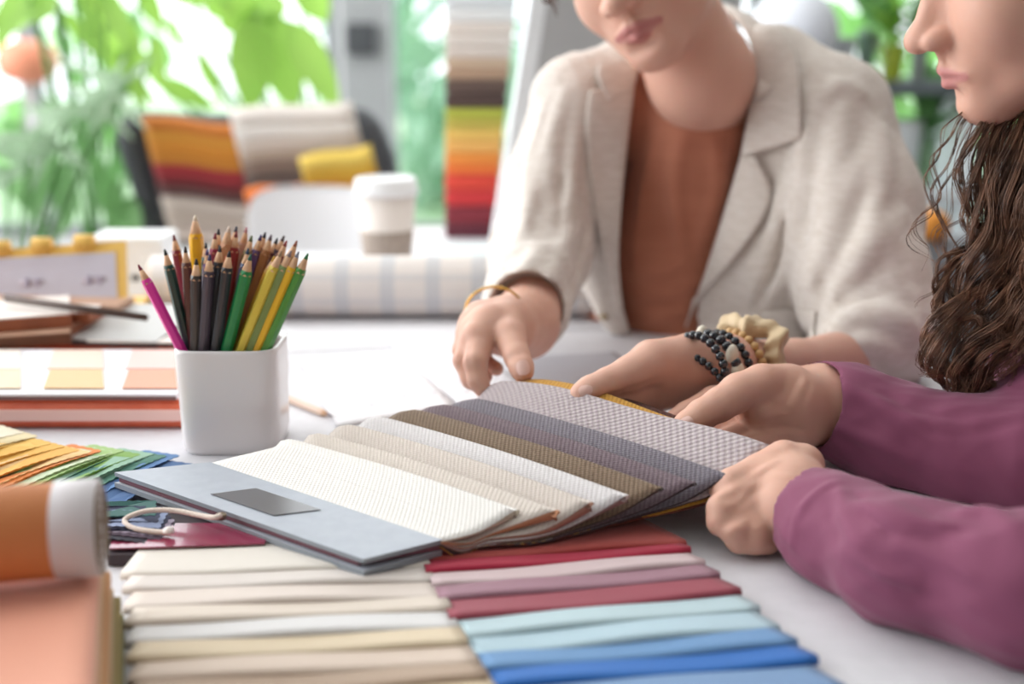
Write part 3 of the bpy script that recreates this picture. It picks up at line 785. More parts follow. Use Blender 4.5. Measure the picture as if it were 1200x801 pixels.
def sheet_on_table(name, corners, z, m, lab, cat, grp=None, curl=0):
    a, b, c, d = [T(px, py, z) for px, py in corners]
    def fn(u, v):
        p = (a * (1 - u) + b * u) * (1 - v) + (d * (1 - u) + c * u) * v
        p[2] += curl * ((2 * v - 1) ** 4); return p
    V, Fc, UV, mi = sheet_mesh(fn, 14, 20, .0004); o = put(name, V, Fc, [m, m], None, True, UV, mi); tag(o, lab, cat, grp); return o
PG = 'papers spread on the work table'
sheet_on_table('floor_plan', [(348, 420), (470, 408), (535, 475), (395, 500)], .0012, M_plan, 'floor plan sheet with faint grey drawings lying right of the mug', 'paper', PG)
sheet_on_table('paper_sheet', [(330, 384), (560, 381), (575, 402), (330, 412)], .0008, M_paper, 'blank white sheet lying along the front of the plaid roll', 'paper', PG)
sheet_on_table('paper_sheet', [(455, 402), (540, 398), (640, 470), (545, 480)], .0016, M_plan, 'white sheet with a raised edge under the hand that wears the bangle', 'paper', PG, .002)
sheet_on_table('paper_sheet', [(600, 418), (720, 412), (800, 470), (640, 480)], .0012, mat('grey_paper', '#BDBBC2', .6), 'grey sheet lying between the two hands of the person in the blazer', 'paper', PG)
# ================================================================== LEFT MIDDLE: SAMPLES AND CALENDAR
M_oleather = noisy('orange_leatherette', '#DE6A48', '#D65F3E', 60, .3, .1, coat=.2)
bl, br = T(0, 504, 0), T(212, 502, 0)
binder = thing('orange_binder', (-.46, 1.12, TABLE), 'orange glossy binder lying under the colour sample board, left of the mug', 'binder')
y0 = bl[1]; xL, xR = -.72, W(214, 500, y0)[0]
prof = [(.006, 0), (.001, .006), (0, .013), (.001, .020), (.006, .0255)]
V = [(x, y0 + a, TABLE + .001 + b) for x in (xL, xR) for a, b in prof]; V += [(x, y0 + .16, TABLE + .001 + b) for x in (xL, xR) for b in (0.0, .0255)]
n5 = 5
Fc = [[i, i + 5, i + 6, i + 1] for i in range(4)] + [[4, 9, 13, 11], [0, 10, 12, 5], [10, 11, 13, 12], [0, 1, 2, 3, 4, 11, 10], [5, 12, 13, 9, 8, 7, 6]]
put('cover', V, Fc, M_oleather, binder, False)
box('spine_sheen', ((xL + xR) / 2, y0 + .0012, TABLE + .0085), (xR - xL - .002, .0035, .011), mat('pale_pink_sheen', '#F2C9C0', .3, coat=.3), binder, .001)  # pale pink strip painting the gloss along the rounded spine
sb = thing('colour_sample_board', (-.46, 1.10, TABLE + .027), 'white sample board with cream, tan and peach patches lying on the orange binder', 'sample board')
yb = T(100, 467, .029)[1]; zb = TABLE + .0275
box('board', ((xL + xR - .004) / 2, yb + .078, zb), (xR - .004 - xL, .156, .006), mat('white_mat_board', '#E9E7EC', .5), sb, .001)
box('board_gap_shade', ((xL + xR - .004) / 2, yb + .0005, zb + .0002), (xR - .005 - xL, .0025, .0035), mat('brown_gap_shade', '#7A5A58', .6), sb, .0005)  # brown strip painting the shadowed gap along the board's front
def patch(x0, x1, ya, yb_, c1):
    a, b, c, d = T(x0, yb_, .0345), T(x1, yb_, .0345), T(x1 - (2 if x1 > 100 else 0), ya, .0345), T(x0 + 8, ya, .0345)
    V, Fc, UV, mi = sheet_mesh(quad_fn(a, b, c, d), 2, 2, .0010); M = mat('patch', c1, .6); put('colour_patch', np.asarray(V) + [0, 0, .0006], Fc, [M, M], sb, False, UV, mi)
for x0, x1, c1, c2 in [(-60, 24, '#E9DFD6', '#E2CDB0'), (51, 122, '#E8CFC0', '#DDB98A'), (143, 208, '#E6C4BE', '#D99E84'), (-150, -80, '#E8E2E8', '#D8CFDA')]:
    patch(x0 + 4, x1, 410, 432, c1); patch(x0, x1, 433, 455, c2)
# wooden and leather samples piled behind
def tile(name, pxy, z, s, h, rz, c, ctop, lab, cat, grp, rx=0.0, ry=0.0):
    c0 = T(pxy[0], pxy[1], z); root = thing(name, (c0[0], c0[1], TABLE + z), lab, cat, grp)
    box('core', (c0[0], c0[1], TABLE + z), (s[0], s[1], h), c, root, .001, rz, rx=rx, ry=ry)
    V, Fc = box_mesh(c0[0], c0[1], TABLE + z + h, s[0] - .001, s[1] - .001, .0012, 0, rz)
    M = Matrix.Translation(Vector((c0[0], c0[1], TABLE + z + h / 2))) @ Matrix.Rotation(rz, 4, 'Z') @ Matrix.Rotation(rx, 4, 'X') @ Matrix.Rotation(ry, 4, 'Y')
    V, Fc = box_mesh(0, 0, h / 2, s[0] - .002, s[1] - .002, .0012, 0); V = [tuple(M @ Vector(v)) for v in V]
    put('veneer', V, Fc, ctop, root, False); return root
M_w1 = noisy('walnut_edge', '#8A5A3E', '#6E4630', 40, .6, .1, stretch=(.1, 1, 1)); M_w2 = noisy('reddish_wood', '#A9623F', '#8F5236', 30, .6, .1)
M_cr = mat('cream_veneer', '#EADFD8', .5); M_gy = mat('grey_veneer', '#BDBBBA', .45); M_tan = noisy('tan_veneer', '#C9A58E', '#BD957C', 30, .5, .05); M_dk = mat('dark_tray_edge', '#4E4744', .6)
SG = 'material samples piled behind the sample board'
box('leather_sample', (*T(40, 408, .008)[:2], TABLE + .0005), (.34, .10, .030), M_oleather, None, .003, .03); tag(bpy.data.objects['leather_sample'], 'folded orange leather sample lying under the wood samples', 'leather sample', SG)
tile('wood_sample', (-5, 396, .034), .031, (.16, .10), .012, .28, M_w1, M_tan, 'tan topped walnut block at the left edge, on the orange leather', 'wood sample', SG)
tile('wood_sample', (10, 377, .046), .044, (.13, .10), .014, .35, M_w2, M_cr, 'cream topped reddish wood block, upper one at the left edge', 'wood sample', SG)
tile('wood_sample', (62, 386, .034), .031, (.085, .08), .013, -.15, M_w2, M_tan, 'small tan topped wood block between the cream block and the grey sheet', 'wood sample', SG)
tile('wood_sample', (45, 372, .048), .046, (.13, .04), .010, -.05, M_w2, M_cr, 'narrow cream topped strip lying across the small tan block', 'wood sample', SG)
tile('grey_sample_board', (146, 383, .034), .031, (.135, .135), .006, -.14, M_dk, M_gy, 'light grey sample board with a dark edge, left of the pencils', 'sample board', SG, rx=.07)
tile('grey_sample_board', (180, 398, .030), .028, (.125, .06), .004, -.06, M_dk, M_cr, 'pale board slipped under the light grey one', 'sample board', SG)
q0, q1 = W(6, 349, 1.27), W(172, 372, 1.21)
V, Fc = tube_mesh([q0, q1], [.0045, .0040], 4); wp = put('walnut_plank', V, Fc, mat('dark_walnut', '#4A352C', .6)); tag(wp, 'long thin dark walnut plank leaning across in front of the desk calendar', 'wood plank')
box('wood_sample', (*T(30, 352, .048)[:2], TABLE + .042), (.24, .05, .008), M_tan, None, .001, -.1); tag([o for o in bpy.data.objects if o.name.startswith('wood_sample') and o.type == 'MESH'][-1], 'flat tan strip under the left end of the walnut plank', 'wood sample', SG)
# desk calendar
cal = thing('desk_calendar', (*T(60, 352, .0)[:2], TABLE), 'standing desk calendar with a yellow frame, behind the wood samples at the left', 'calendar')
dC = 1.37
c00, c10, c11, c01 = W(-60, 366, dC), W(148, 362, dC - .02), W(146, 282, dC + .02), W(-60, 296, dC + .03)
M_yel = mat('yellow_frame', '#E9BC5C', .5)
def panel(name, a, b, c, d, th, m, parent, off=0.0):
    n = np.cross(b - a, d - a); n /= np.linalg.norm(n); n = n if n[1] < 0 else -n
    T4 = [p + n * off for p in (a, b, c, d)]; B4 = [p - n * th for p in T4]
    return put(name, T4 + B4, [[0, 1, 2, 3], [7, 6, 5, 4], [0, 4, 5, 1], [1, 5, 6, 2], [2, 6, 7, 3], [3, 7, 4, 0]], m, parent, False)
panel('frame', c00, c10, c11, c01, .006, M_yel, cal)
l = lambda a, b, t: a * (1 - t) + b * t
i00, i10 = l(c00, c10, .01), l(c00, c10, .955); i01, i11 = l(c01, c11, .01), l(c01, c11, .945)
M_page = noisy('calendar_page', '#CDC8D2', '#C6C0CB', 4, .7, 0)
panel('page', l(i00, i01, .06), l(i10, i11, .04), l(i10, i11, .84), l(i00, i01, .86), .001, M_page, cal, .001)
for tx in (.05, .46, .83):
    for q, (dx, dz, s, cc) in enumerate([(0, .002, .03, '#BDB2BA'), (-.006, -.012, .014, '#A59BAE'), (.007, -.010, .012, '#AC9FB0')]):
        pc_ = l(l(i00, i10, tx + .04), l(i01, i11, tx + .04), .45) + np.array([dx, -.0022 - q * .0008, dz]); V, Fc = box_mesh(pc_[0], pc_[1], pc_[2] - s * .3, s * (.95 if q == 0 else .45), .0006, s * (.35 if q == 0 else 1.5), 0); put('printed_motif', V, Fc, mat('printed_motif', cc, .7), cal)
for tx in (.52, .76, .28):
    pc_ = l(c01, c11, tx); V, Fc = cyl_x(0, .022, 0, 0, .009, 20); put('binding_ring', [(pc_[0] + v[0] - .008, pc_[1] + v[1], pc_[2] + v[2] + .002) for v in V], Fc, M_yel, cal)
box('foot', ((c00[0] + c10[0]) / 2, (c00[1] + c10[1]) / 2 + .05, TABLE + .0005), (c10[0] - c00[0], .09, .03), M_yel, cal, .002)

# plaid roll across the back of the table
M_plaid = mat('plaid_cloth', '#E3DCD8', .85); t = NT(M_plaid); tc = t.n('ShaderNodeTexCoord'); sp_ = t.n('ShaderNodeSeparateXYZ'); t.l(tc.outputs['Object'], sp_.inputs[0])
def band(x, period, lo): 
    f = t.math('FRACT', t.math('ADD', t.math('MULTIPLY', x, 1 / period), 50.03)); return t.math('GREATER_THAN', f, lo)
b1 = band(sp_.outputs[0], .0565, .68); b3 = band(sp_.outputs[2], .03, .78)
t.l(t.mix(t.math('MULTIPLY', b3, .35), t.mix(t.math('MULTIPLY', b1, .75), '#E9E2DE', '#CBCDD2'), '#C2C6CE'), t.b.inputs['Base Color'])
rp = thing('plaid_fabric_roll', (-.20, 1.475, TABLE), 'roll of cream cloth with pale blue grey stripes lying across behind the mug', 'fabric roll')
V, Fc = cyl_x(-.452, .10, 1.478, TABLE + .0385, .0380); put('rolled_cloth', V, Fc, M_plaid, rp)
sp2 = [(-.4526, 1.478 + (.004 + .032 * q) * math.cos(q * 34), TABLE + .0385 + (.004 + .032 * q) * math.sin(q * 34)) for q in np.linspace(0, 1, 160)]
put('coiled_edge', *tube_mesh(sp2, .0007, 4), mat('coil', '#9EA59C', .8), rp)

# white box with a mark behind the calendar
bx = thing('white_carton', (*W(172, 330, 1.60)[:2], TABLE), 'small white carton with a dark mark between the calendar and the plaid roll', 'carton')
box('carton', (*W(160, 330, 1.60)[:2], TABLE), (.10, .08, .085), mat('white_card', '#EDEEF0', .6), bx, .002); pc_ = W(158, 325, 1.557)
box('printed_mark', (pc_[0], 1.5595, pc_[2] - .005), (.012, .0012, .008), M_dark, bx, 0)

# coffee cup
cc_ = W(455, 330, 1.70); cup = thing('coffee_cup', (cc_[0], 1.70, TABLE), 'paper coffee cup with a white lid and taupe sleeve on the back desk', 'cup')
c3 = (cc_[0], 1.70, TABLE + .0005)
V, Fc = lathe_mesh(c3, [(.030, 0), (.0312, .001), (.0435, .128)], 40); put('paper_cup', V, Fc, mat('cream_paper', '#EDE4DD', .6), cup)
V, Fc = lathe_mesh(c3, [(.0318, .018), (.0334, .019), (.0393, .074), (.0378, .075)], 40); put('cup_sleeve', V, Fc, noisy('taupe_sleeve', '#AFA095', '#A3958A', 60, .8, .2), cup)
V, Fc = lathe_mesh(c3, [(.0435, .124), (.0465, .125), (.0468, .130), (.045, .133), (.0435, .146), (.041, .148), (.038, .145), (.02, .144)], 40); put('lid', V, Fc, mat('white_plastic_lid', '#EEEFF1', .35), cup)

# small papers and box on back desk right of the cup
box('notepad', (*W(556, 305, 1.85)[:2], TABLE + .0005), (.12, .10, .018), mat('teal_white_pad', '#D5E4E4', .6), None, .002, .1); tag(bpy.data.objects['notepad'], 'thick pale teal notepad on the back desk left of the monitor', 'notepad')

# monitor
M_scr = noisy('grey_panel', '#B4B4B6', '#ADAEB1', 3, .45, 0); mo = thing('monitor', (.26, 1.98, TABLE), 'white framed monitor with a grey face behind the person in the blazer', 'monitor')
m00, m10, m11, m01 = W(578, 281, 1.80), W(845, 288, 1.92), W(885, -160, 2.12), W(648, -160, 2.00)
panel('casing', m00, m10, m11, m01, .018, mat('white_casing', '#EEF1F5', .35), mo)
panel('screen', l(l(m00, m10, .07), l(m01, m11, .07), .04), l(l(m00, m10, .98), l(m01, m11, .98), .04), l(l(m00, m10, .98), l(m01, m11, .98), .97), l(l(m00, m10, .07), l(m01, m11, .07), .97), .001, M_scr, mo, .0015)
mc = (m00 + m10) / 2; box('stand', (mc[0], mc[1] + .02, TABLE), (.16, .10, .008), M_leg, mo, .003); V, Fc = tube_mesh([(mc[0], mc[1] + .05, TABLE + .005), (mc[0] + .01, mc[1] + .09, mc[2] + .15)], .014, 10); put('stand_arm', V, Fc, M_leg, mo)

# tall tower of fabric samples
tw = thing('sample_tower', (*W(560, 283, 2.10)[:2], TABLE - .004), 'tall stack of folded fabrics from wine red at the bottom to cream at the top', 'fabric stack')
bands = [(283, 262, '#5F2230'), (262, 240, '#7C2430'), (240, 222, '#C22E30'), (222, 203, '#D2402F'), (203, 191, '#E0702C'), (191, 178, '#E28A38'), (178, 164, '#E0A85A'), (164, 151, '#DDB45C'), (151, 139, '#B9A84A'), (139, 126, '#A9AC3E'),
         (126, 109, '#4A3630'), (109, 93, '#5A463E'), (93, 80, '#A98A72'), (80, 68, '#C0A68E'), (68, 54, '#CFC2B9'), (54, 40, '#D6CBC3'), (40, 26, '#D9CDC4'), (26, 10, '#DDDCDB'), (10, -6, '#D3D6D8'), (-6, -24, '#C8CCD0')]
for k, (ya, yb_, c) in enumerate(bands):
    a = W(522, ya, 2.10); b = W(578 + (283 - ya) * .10, ya, 2.10); tz = W(550, yb_, 2.10)[2]
    V, Fc = box_mesh((a[0] + b[0]) / 2, 2.10 + .05, a[2] if k else TABLE - .004, b[0] - a[0], .14, tz - (a[2] if k else TABLE - .004) + .0004, .006, 0, 2)
    mm = noisy('folded_fabric', c, c, 4, .85, .1, sheen=.2); put('folded_fabric', V, Fc, mm, tw, True)

# ================================================================== CHAIRS BEHIND THE DESK
def chairleg(root, cx, cy, m):
    for a in range(5):
        w_ = a * 2 * math.pi / 5 + .3; V, Fc = tube_mesh([(cx, cy, .10), (cx + .30 * math.cos(w_), cy + .30 * math.sin(w_), .055)], [.022, .015], 8); put('leg', V, Fc, m, root)
        V, Fc = cyl_x(-.012, .024, 0, 0, .027, 16); put('caster', [(v[0] + cx + .3 * math.cos(w_) - .01, v[1] + cy + .3 * math.sin(w_), v[2] + .028) for v in V], Fc, M_dark, root)
    V, Fc = tube_mesh([(cx, cy, .08), (cx, cy, .44)], [.03, .022], 12); put('gas_post', V, Fc, m, root)
dK = 2.62; cxk = W(295, 200, dK)[0]
oc = thing('office_chair', (cxk, dK + .2, 0), 'office chair with a charcoal back frame draped with fabric swatch books', 'chair')
fl = catmull([W(200, 320, dK), W(188, 288, dK), W(168, 215, dK), W(152, 162, dK), W(168, 146, dK + .01), W(240, 148, dK + .03), W(330, 146, dK + .03), W(405, 140, dK + .01), W(432, 150, dK), W(452, 200, dK), W(455, 260, dK), W(450, 320, dK)], 90)
V, Fc = tube_mesh(fl, .028, 12); put('back_frame', V, Fc, M_dark, oc)
V, Fc, UV, mi = sheet_mesh(quad_fn(W(180, 290, dK + .02), W(165, 160, dK + .03), W(430, 160, dK + .03), W(450, 290, dK + .02)), 6, 10, .01); put('back_mesh', V, Fc, [mat('dark_mesh', '#5A5C60', .8)] * 2, oc, False, UV, mi)
box('seat', (cxk + .03, dK + .26, .43), (.50, .48, .07), M_dark, oc, .03, smooth=True, seg=4); chairleg(oc, cxk + .03, dK + .26, M_dark)
def draped_book(label, xl, xr, tilt, leaves, d, ybot, sl=.24):
    """swatch book hung over the chair back; leaves from the top down: (y top, y bottom, colour)"""
    root = thing('draped_swatch_book', W((xl + xr) / 2, ybot, d), label, 'swatch book', 'swatch books hung on the chair back')
    n = len(leaves)
    for k, (ya, yb_, c) in enumerate(leaves):
        off = -.0065 * (n - k); sh = (ya - leaves[0][0])
        a, b, c2, e = W(xl + sh * sl, ya, d + off), W(xr + sh * sl, ya + tilt, d + off), W(xr + (yb_ - leaves[0][0]) * sl, yb_ + tilt, d + off - .008), W(xl + (yb_ - leaves[0][0]) * sl, yb_, d + off - .008)
        def fn(u, v, a=a, b=b, c2=c2, e=e):
            p = (a * (1 - u) + b * u) * (1 - v) + (e * (1 - u) + c2 * u) * v; return p + np.array([0, -.008 * math.sin(math.pi * v), .004 * math.sin(u * 6)])
        G = [[fn(u, v) for v in np.linspace(0, 1, 6)] for u in np.linspace(0, 1, 10)]
        V = [p for r_ in G for p in r_]; V = V + [p + np.array([0, .006, 0]) for p in V]; Fc = []
        for i in range(9):
            for j in range(5): q = [i * 6 + j, i * 6 + j + 1, (i + 1) * 6 + j + 1, (i + 1) * 6 + j]; Fc.append(q); Fc.append([z + 60 for z in q][::-1])
        ring = [i * 6 for i in range(10)] + [54 + j for j in range(1, 6)] + [i * 6 + 5 for i in range(8, -1, -1)] + [j for j in range(4, 0, -1)]
        for p_, q_ in zip(ring, ring[1:] + ring[:1]): Fc.append([p_, q_, q_ + 60, p_ + 60])
        put('fabric_leaf', V, Fc, noisy('leaf', c, c, 5, .85, .1, sheen=.2), root)
draped_book('swatch book in mustard and red shades hung at the left of the chair back', 166, 280, 8, [(136, 152, '#C9772C'), (148, 166, '#D99636'), (162, 178, '#D88E2C'), (174, 192, '#C9822A'), (186, 206, '#9E2A30'), (202, 216, '#7E2028'), (212, 230, '#5E3A38'), (228, 246, '#CDBFB4'), (244, 262, '#C2B2A6'), (260, 285, '#CDBCB2')], dK - .035, 290)
draped_book('swatch book in cream and taupe shades hung at the middle of the chair back', 268, 412, -10, [(128, 148, '#E2DAD3'), (142, 166, '#E6E0DA'), (160, 180, '#D3C6BB'), (176, 192, '#B9A594'), (188, 206, '#8A7468'), (202, 222, '#6A5A54')], dK - .075, 240)
draped_book('swatch book in yellow and lime shades hung at the right of the chair back', 350, 434, -16, [(184, 204, '#E3C45C'), (200, 216, '#DDB03C'), (212, 228, '#D99A28')], dK - .12, 240)
draped_book('orange and red swatches hung low on the chair back beside the white chair', 286, 352, -8, [(222, 240, '#E0762C'), (236, 258, '#D8642C'), (252, 280, '#A82A2C')], dK - .17, 285)
# white shell chair in front
wc = thing('white_shell_chair', (W(360, 260, 2.38)[0], 2.52, 0), 'white rounded shell chair standing behind the back desk, in front of the draped chair', 'chair')
M_ws = mat('white_shell', '#EFEFF2', .4)
def shell(u, v):
    x = (u - .5) * 2; top = (1 - abs(x) ** 5) ** .2 if abs(x) < 1 else 0
    w_ = W(370, 300, 2.38); zt = W(370, 222, 2.33)[2]; h = (zt - .62) * (1 - v) * (1 if True else 0)
    xx = w_[0] + x * .128 * (1 - .25 * (1 - v) ** 6 * 0); z = .62 + (zt - .62) * v * (.35 + .65 * top)
    return np.array([xx, 2.33 + .04 * (1 - x * x) * .8 + .02 * v, z])
NU, NV = 30, 18; G = np.array([[shell(.5 + .5 * math.sin((i / (NU - 1) - .5) * math.pi), j / (NV - 1)) for j in range(NV)] for i in range(NU)]).reshape(-1, 3)
V = np.vstack([G, G + [0, .012, 0]]); o_ = NU * NV; Fc = []
for i in range(NU - 1):
    for j in range(NV - 1): q = [i * NV + j, i * NV + j + 1, (i + 1) * NV + j + 1, (i + 1) * NV + j]; Fc.append(q[::-1]); Fc.append([z + o_ for z in q])
ring = [i * NV for i in range(NU)] + [(NU - 1) * NV + j for j in range(1, NV)] + [i * NV + NV - 1 for i in range(NU - 2, -1, -1)] + [j for j in range(NV - 2, 0, -1)]
for p_, q_ in zip(ring, ring[1:] + ring[:1]): Fc.append([p_, q_, q_ + o_, p_ + o_])
put('backrest', V, Fc, M_ws, wc)
wx0 = wc.location[0]; box('seat', (wx0, 2.47, .44), (.38, .24, .03), M_ws, wc, .014, smooth=True, seg=3)
for sx in (-.1, .1): V, Fc = tube_mesh([(wx0 + sx, 2.38, .45), (wx0 + sx, 2.37, .66)], .012, 8); put('back_bracket', V, Fc, M_leg, wc)
for sx in (-.17, .17):
    for sy in (-.17, .17): V, Fc = tube_mesh([(wx0 + sx * .8, 2.47 + sy * .6, .44), (wx0 + sx * 1.15, 2.47 + sy * .75, 0)], [.012, .010], 8); put('leg', V, Fc, M_leg, wc)

# ================================================================== HOUSEPLANTS
M_g1 = foliage_mat('bright_leaf', '#86BC4C', '#B2D66C', .55); M_g2 = foliage_mat('deep_leaf', '#659C5C', '#8CBB78', .45); M_g3 = foliage_mat('palm_leaf', '#9DBB98', '#BFD4BC', .45)
M_pot = noisy('grey_pot', '#C9CBCC', '#BFC2C4', 10, .6, .1)
def plant(x, y, label, specs, m, potr=.16, poth=.34, group='houseplants by the window', seed=0, stand=0.0):
    """specs: leaf (base px, base py, d, tip px, tip py, width m)"""
    root = thing('houseplant', (x, y, stand), label, 'plant', group)
    V, Fc = lathe_mesh((x, y, stand), [(potr * .72, 0), (potr * .75, .01), (potr, poth - .02), (potr * 1.04, poth - .015), (potr * 1.04, poth), (potr * .94, poth), (potr * .90, poth - .05)], 32); put('pot', V, Fc, M_pot, root)
    ps = []; st = []; rnd = random.Random(seed)
    for (bx_, by_, d, tx, ty, w_) in specs:
        a = W(bx_, by_, d); b = W(tx, ty, d + rnd.uniform(-.12, .12)); L = np.linalg.norm(b - a)
        side = np.array([rnd.uniform(-.3, .3), -1, .35])
        ps.append(leaf_mesh(a, b - a, side, L, w_, curl=.10, n=8))
        if len(specs) < 16 or len(ps) % 9 == 1: st.append(tube_mesh(catmull([(x + rnd.uniform(-.03, .03), y, stand + poth - .05), ((x + a[0]) / 2, (y + a[1]) / 2, (stand + poth + a[2]) / 2 + .05), a], 10), .005, 5))
    V, Fc = merge(ps); put('foliage', V, Fc, m, root); V, Fc = merge(st); put('stem', V, Fc, M_g2, root); return root
rnd = random.Random(4)
# big bright leaves hanging between x 240 and 400
plant(-.55, 3.62, 'tall plant with broad lime green leaves hanging above the draped chair',
  [(300, 20, 2.9, 292, 132, .115), (315, 15, 2.95, 345, 132, .12), (300, 10, 2.9, 272, 90, .05), (340, 25, 2.9, 398, 130, .085), (262, 0, 2.9, 305, 35, .11), (245, -20, 3.0, 290, 20, .12), (235, 60, 3.0, 260, 128, .05),
   (185, 95, 3.0, 255, 125, .055), (320, -10, 3.0, 300, 40, .1), (205, -30, 3.0, 245, 5, .1), (165, 60, 3.0, 205, 118, .045), (195, 20, 3.0, 215, 58, .03), (350, -30, 3.0, 385, 30, .09)], M_g1, seed=1)
plant(-1.08, 3.08, 'plant with long bright green blades in the upper left corner',
  [(110, -20, 2.7, 112, 55, .07), (125, -10, 2.7, 150, 60, .05), (60, -15, 2.7, 0, 40, .06), (70, 0, 2.6, 20, 20, .06), (30, -20, 2.6, -10, 60, .06), (150, 20, 2.8, 160, 110, .05), (140, 60, 2.8, 170, 130, .05), (40, 5, 2.7, -20, 30, .05), (95, -30, 2.7, 135, 20, .06), (165, -20, 2.8, 190, 40, .05), (180, 40, 2.8, 190, 100, .04)]
  + [(rnd.uniform(60, 170), rnd.uniform(-20, 60), 2.8, rnd.uniform(120, 200), rnd.uniform(60, 140), .045) for _ in range(2)], M_g1, seed=2)
sp3 = []
for k in range(30):
    f = k / 29; bx_, by_ = 150 - 150 * f, 95 + 110 * f; sp3.append((bx_, by_, 2.45, bx_ + rnd.uniform(-95, -20), by_ + rnd.uniform(-40, 70), .016)); sp3.append((bx_, by_, 2.45, bx_ + rnd.uniform(-10, 50), by_ + rnd.uniform(-60, 60), .014))
plant(-1.12, 2.55, 'feathery grey green palm spreading at the left edge', sp3, M_g3, seed=3)
plant(-1.42, 3.50, 'dark green leafy plant low behind the desk calendar',
  [(60, 180, 2.6, 30, 260, 0.062), (70, 190, 2.6, 80, 262, 0.068), (90, 150, 2.6, 120, 210, 0.043), (120, 200, 2.6, 145, 282, 0.056), (135, 210, 2.6, 130, 285, 0.043), (20, 200, 2.6, 40, 250, 0.062), (150, 230, 2.6, 160, 290, 0.050), (10, 140, 2.6, 40, 195, 0.037), (80, 120, 2.6, 115, 175, 0.037), (45, 160, 2.6, 10, 215, 0.037), (115, 100, 2.6, 140, 170, 0.031), (95, 225, 2.6, 60, 280, 0.043)]
  + [(rnd.uniform(0, 150), rnd.uniform(110, 220), 2.7, rnd.uniform(0, 160), rnd.uniform(180, 290), 0.037) for _ in range(4)], M_g2, seed=4)
# coral lampshade at far left
co = W(32, 72, 3.4); V, Fc = lathe_mesh((co[0], co[1], co[2] - .06), [(.02, 0), (.07, .02), (.085, .06), (.07, .10), (.02, .12)], 28)
lampo = thing('floor_lamp', (co[0], co[1], 0), 'coral round floor lamp behind the palm at the left edge', 'lamp'); put('lamp_shade', V, Fc, mat('coral_shade', '#F09A7C', .6), lampo)
V, Fc = tube_mesh([(co[0], co[1], .02), (co[0], co[1], co[2] - .04)], .012, 8); put('pole', V, Fc, M_leg, lampo); V, Fc = lathe_mesh((co[0], co[1], 0), [(.13, 0), (.14, .01), (.02, .025)], 28); put('base', V, Fc, M_leg, lampo)

# ================================================================== RIGHT BACKGROUND: SHELF WITH PLANTS
dS = 3.0; sl, sr = W(975, 92, dS)[0], W(1260, 92, dS)[0]
shf = thing('plant_shelf', ((sl + sr) / 2, dS, 0), 'open shelf with a dark top board standing between the two people', 'shelf')
zS = W(1020, 93, dS)[2]; M_shelf = mat('dark_shelf_board', '#5C6468', .5); M_lt = mat('light_cabinet', '#D5DADE', .5)
box('shelf_board', ((sl + sr) / 2, dS, zS - .03), (sr - sl, .34, .03), M_shelf, shf, .003); box('shelf_board', ((sl + sr) / 2, dS, .70), (sr - sl, .34, .03), M_lt, shf, .003); box('shelf_board', ((sl + sr) / 2, dS, .08), (sr - sl, .34, .03), M_lt, shf, .003)
for x_ in (sl + .012, (sl + sr) / 2, sr - .012): box('upright', (x_, dS, 0), (.025, .34, zS - .03), M_lt, shf, .002)
def pot(pxx, pw, ph, c, label, name='plant_pot', zb=None, leaves=0, lm=None, lh=.2, cat='pot', sp=.10):
    x_ = W(pxx, 90, dS)[0]; r_ = pw / F * dS / 2; z_ = zS if zb is None else zb; root = thing(name, (x_, dS - .06, z_), label, cat)
    V, Fc = lathe_mesh((x_, dS - .06, z_), [(r_ * .75, 0), (r_ * .8, .004), (r_, ph * .9), (r_ * 1.03, ph), (r_ * .9, ph), (r_ * .85, ph - .02)], 28); put('pot', V, Fc, mat('glazed_pot', c, .4), root)
    if leaves:
        rn = random.Random(int(pxx)); ps = []
        for _ in range(leaves):
            a = rn.uniform(0, 6.28); b0 = np.array([x_ + rn.uniform(-.5, .5) * r_, dS - .06, z_ + ph + rn.uniform(-.01, lh * .5)]); ps.append(leaf_mesh(b0, (math.cos(a) * .8, math.sin(a) * .5, rn.uniform(.1, 1)), (.01, .02, 1), rn.uniform(.5, 1) * sp, sp * .35, n=4))
        V, Fc = merge(ps); put('foliage', V, Fc, lm, root)
pot(975, 34, .10, '#B9BEC4', 'grey pot at the left end of the plant shelf', leaves=0)
pot(1005, 22, .12, '#6F8A7A', 'dusky green bottle shaped vase on the plant shelf, left of the lime pot', 'vase', cat='vase', leaves=16, lm=M_g2, sp=.12)
pot(1036, 26, .085, '#AEBE3C', 'lime green pot with trailing leaves on the plant shelf', leaves=26, lm=M_g1, sp=.12)
pot(1066, 22, .10, '#8C9490', 'grey green pot with dark leaves beside the lime pot', leaves=30, lm=M_g2, sp=.12)
pot(1045, 60, .16, '#E4E8EA', 'white storage jar on the lower board of the plant shelf', 'storage_jar', zb=.731, cat='jar')
pot(1082, 26, .12, '#7FA07C', 'pot of trailing green leaves on the lower board of the plant shelf', zb=.731, leaves=40, lm=M_g2, sp=.14, lh=.25)
# round white lampshade and pale ball lamp left of the shelf
x_ = W(930, 40, 2.9); rt = thing('pendant_globe_lamp', (x_[0], 2.9, 0), 'large white round lamp on a stand behind the shoulder of the blazer', 'lamp')
V, Fc = ball(np.array([x_[0], 2.9, x_[2]]), .105, n=32); pr = [(.105 * math.sin(math.pi * i / 24), -.105 * math.cos(math.pi * i / 24)) for i in range(1, 24)]; V, Fc = lathe_mesh((x_[0], 2.9, x_[2]), pr, 32)
rt.name = 'globe_lamp'; put('lamp_globe', V, Fc, mat('opal_globe', '#E3E6F0', .4), rt); V, Fc = tube_mesh([(x_[0], 2.9, .01), (x_[0], 2.9, x_[2] - .1)], .01, 8); put('pole', V, Fc, M_leg, rt); V, Fc = lathe_mesh((x_[0], 2.9, 0), [(.12, 0), (.13, .01), (.02, .02)], 24); put('base', V, Fc, M_leg, rt)
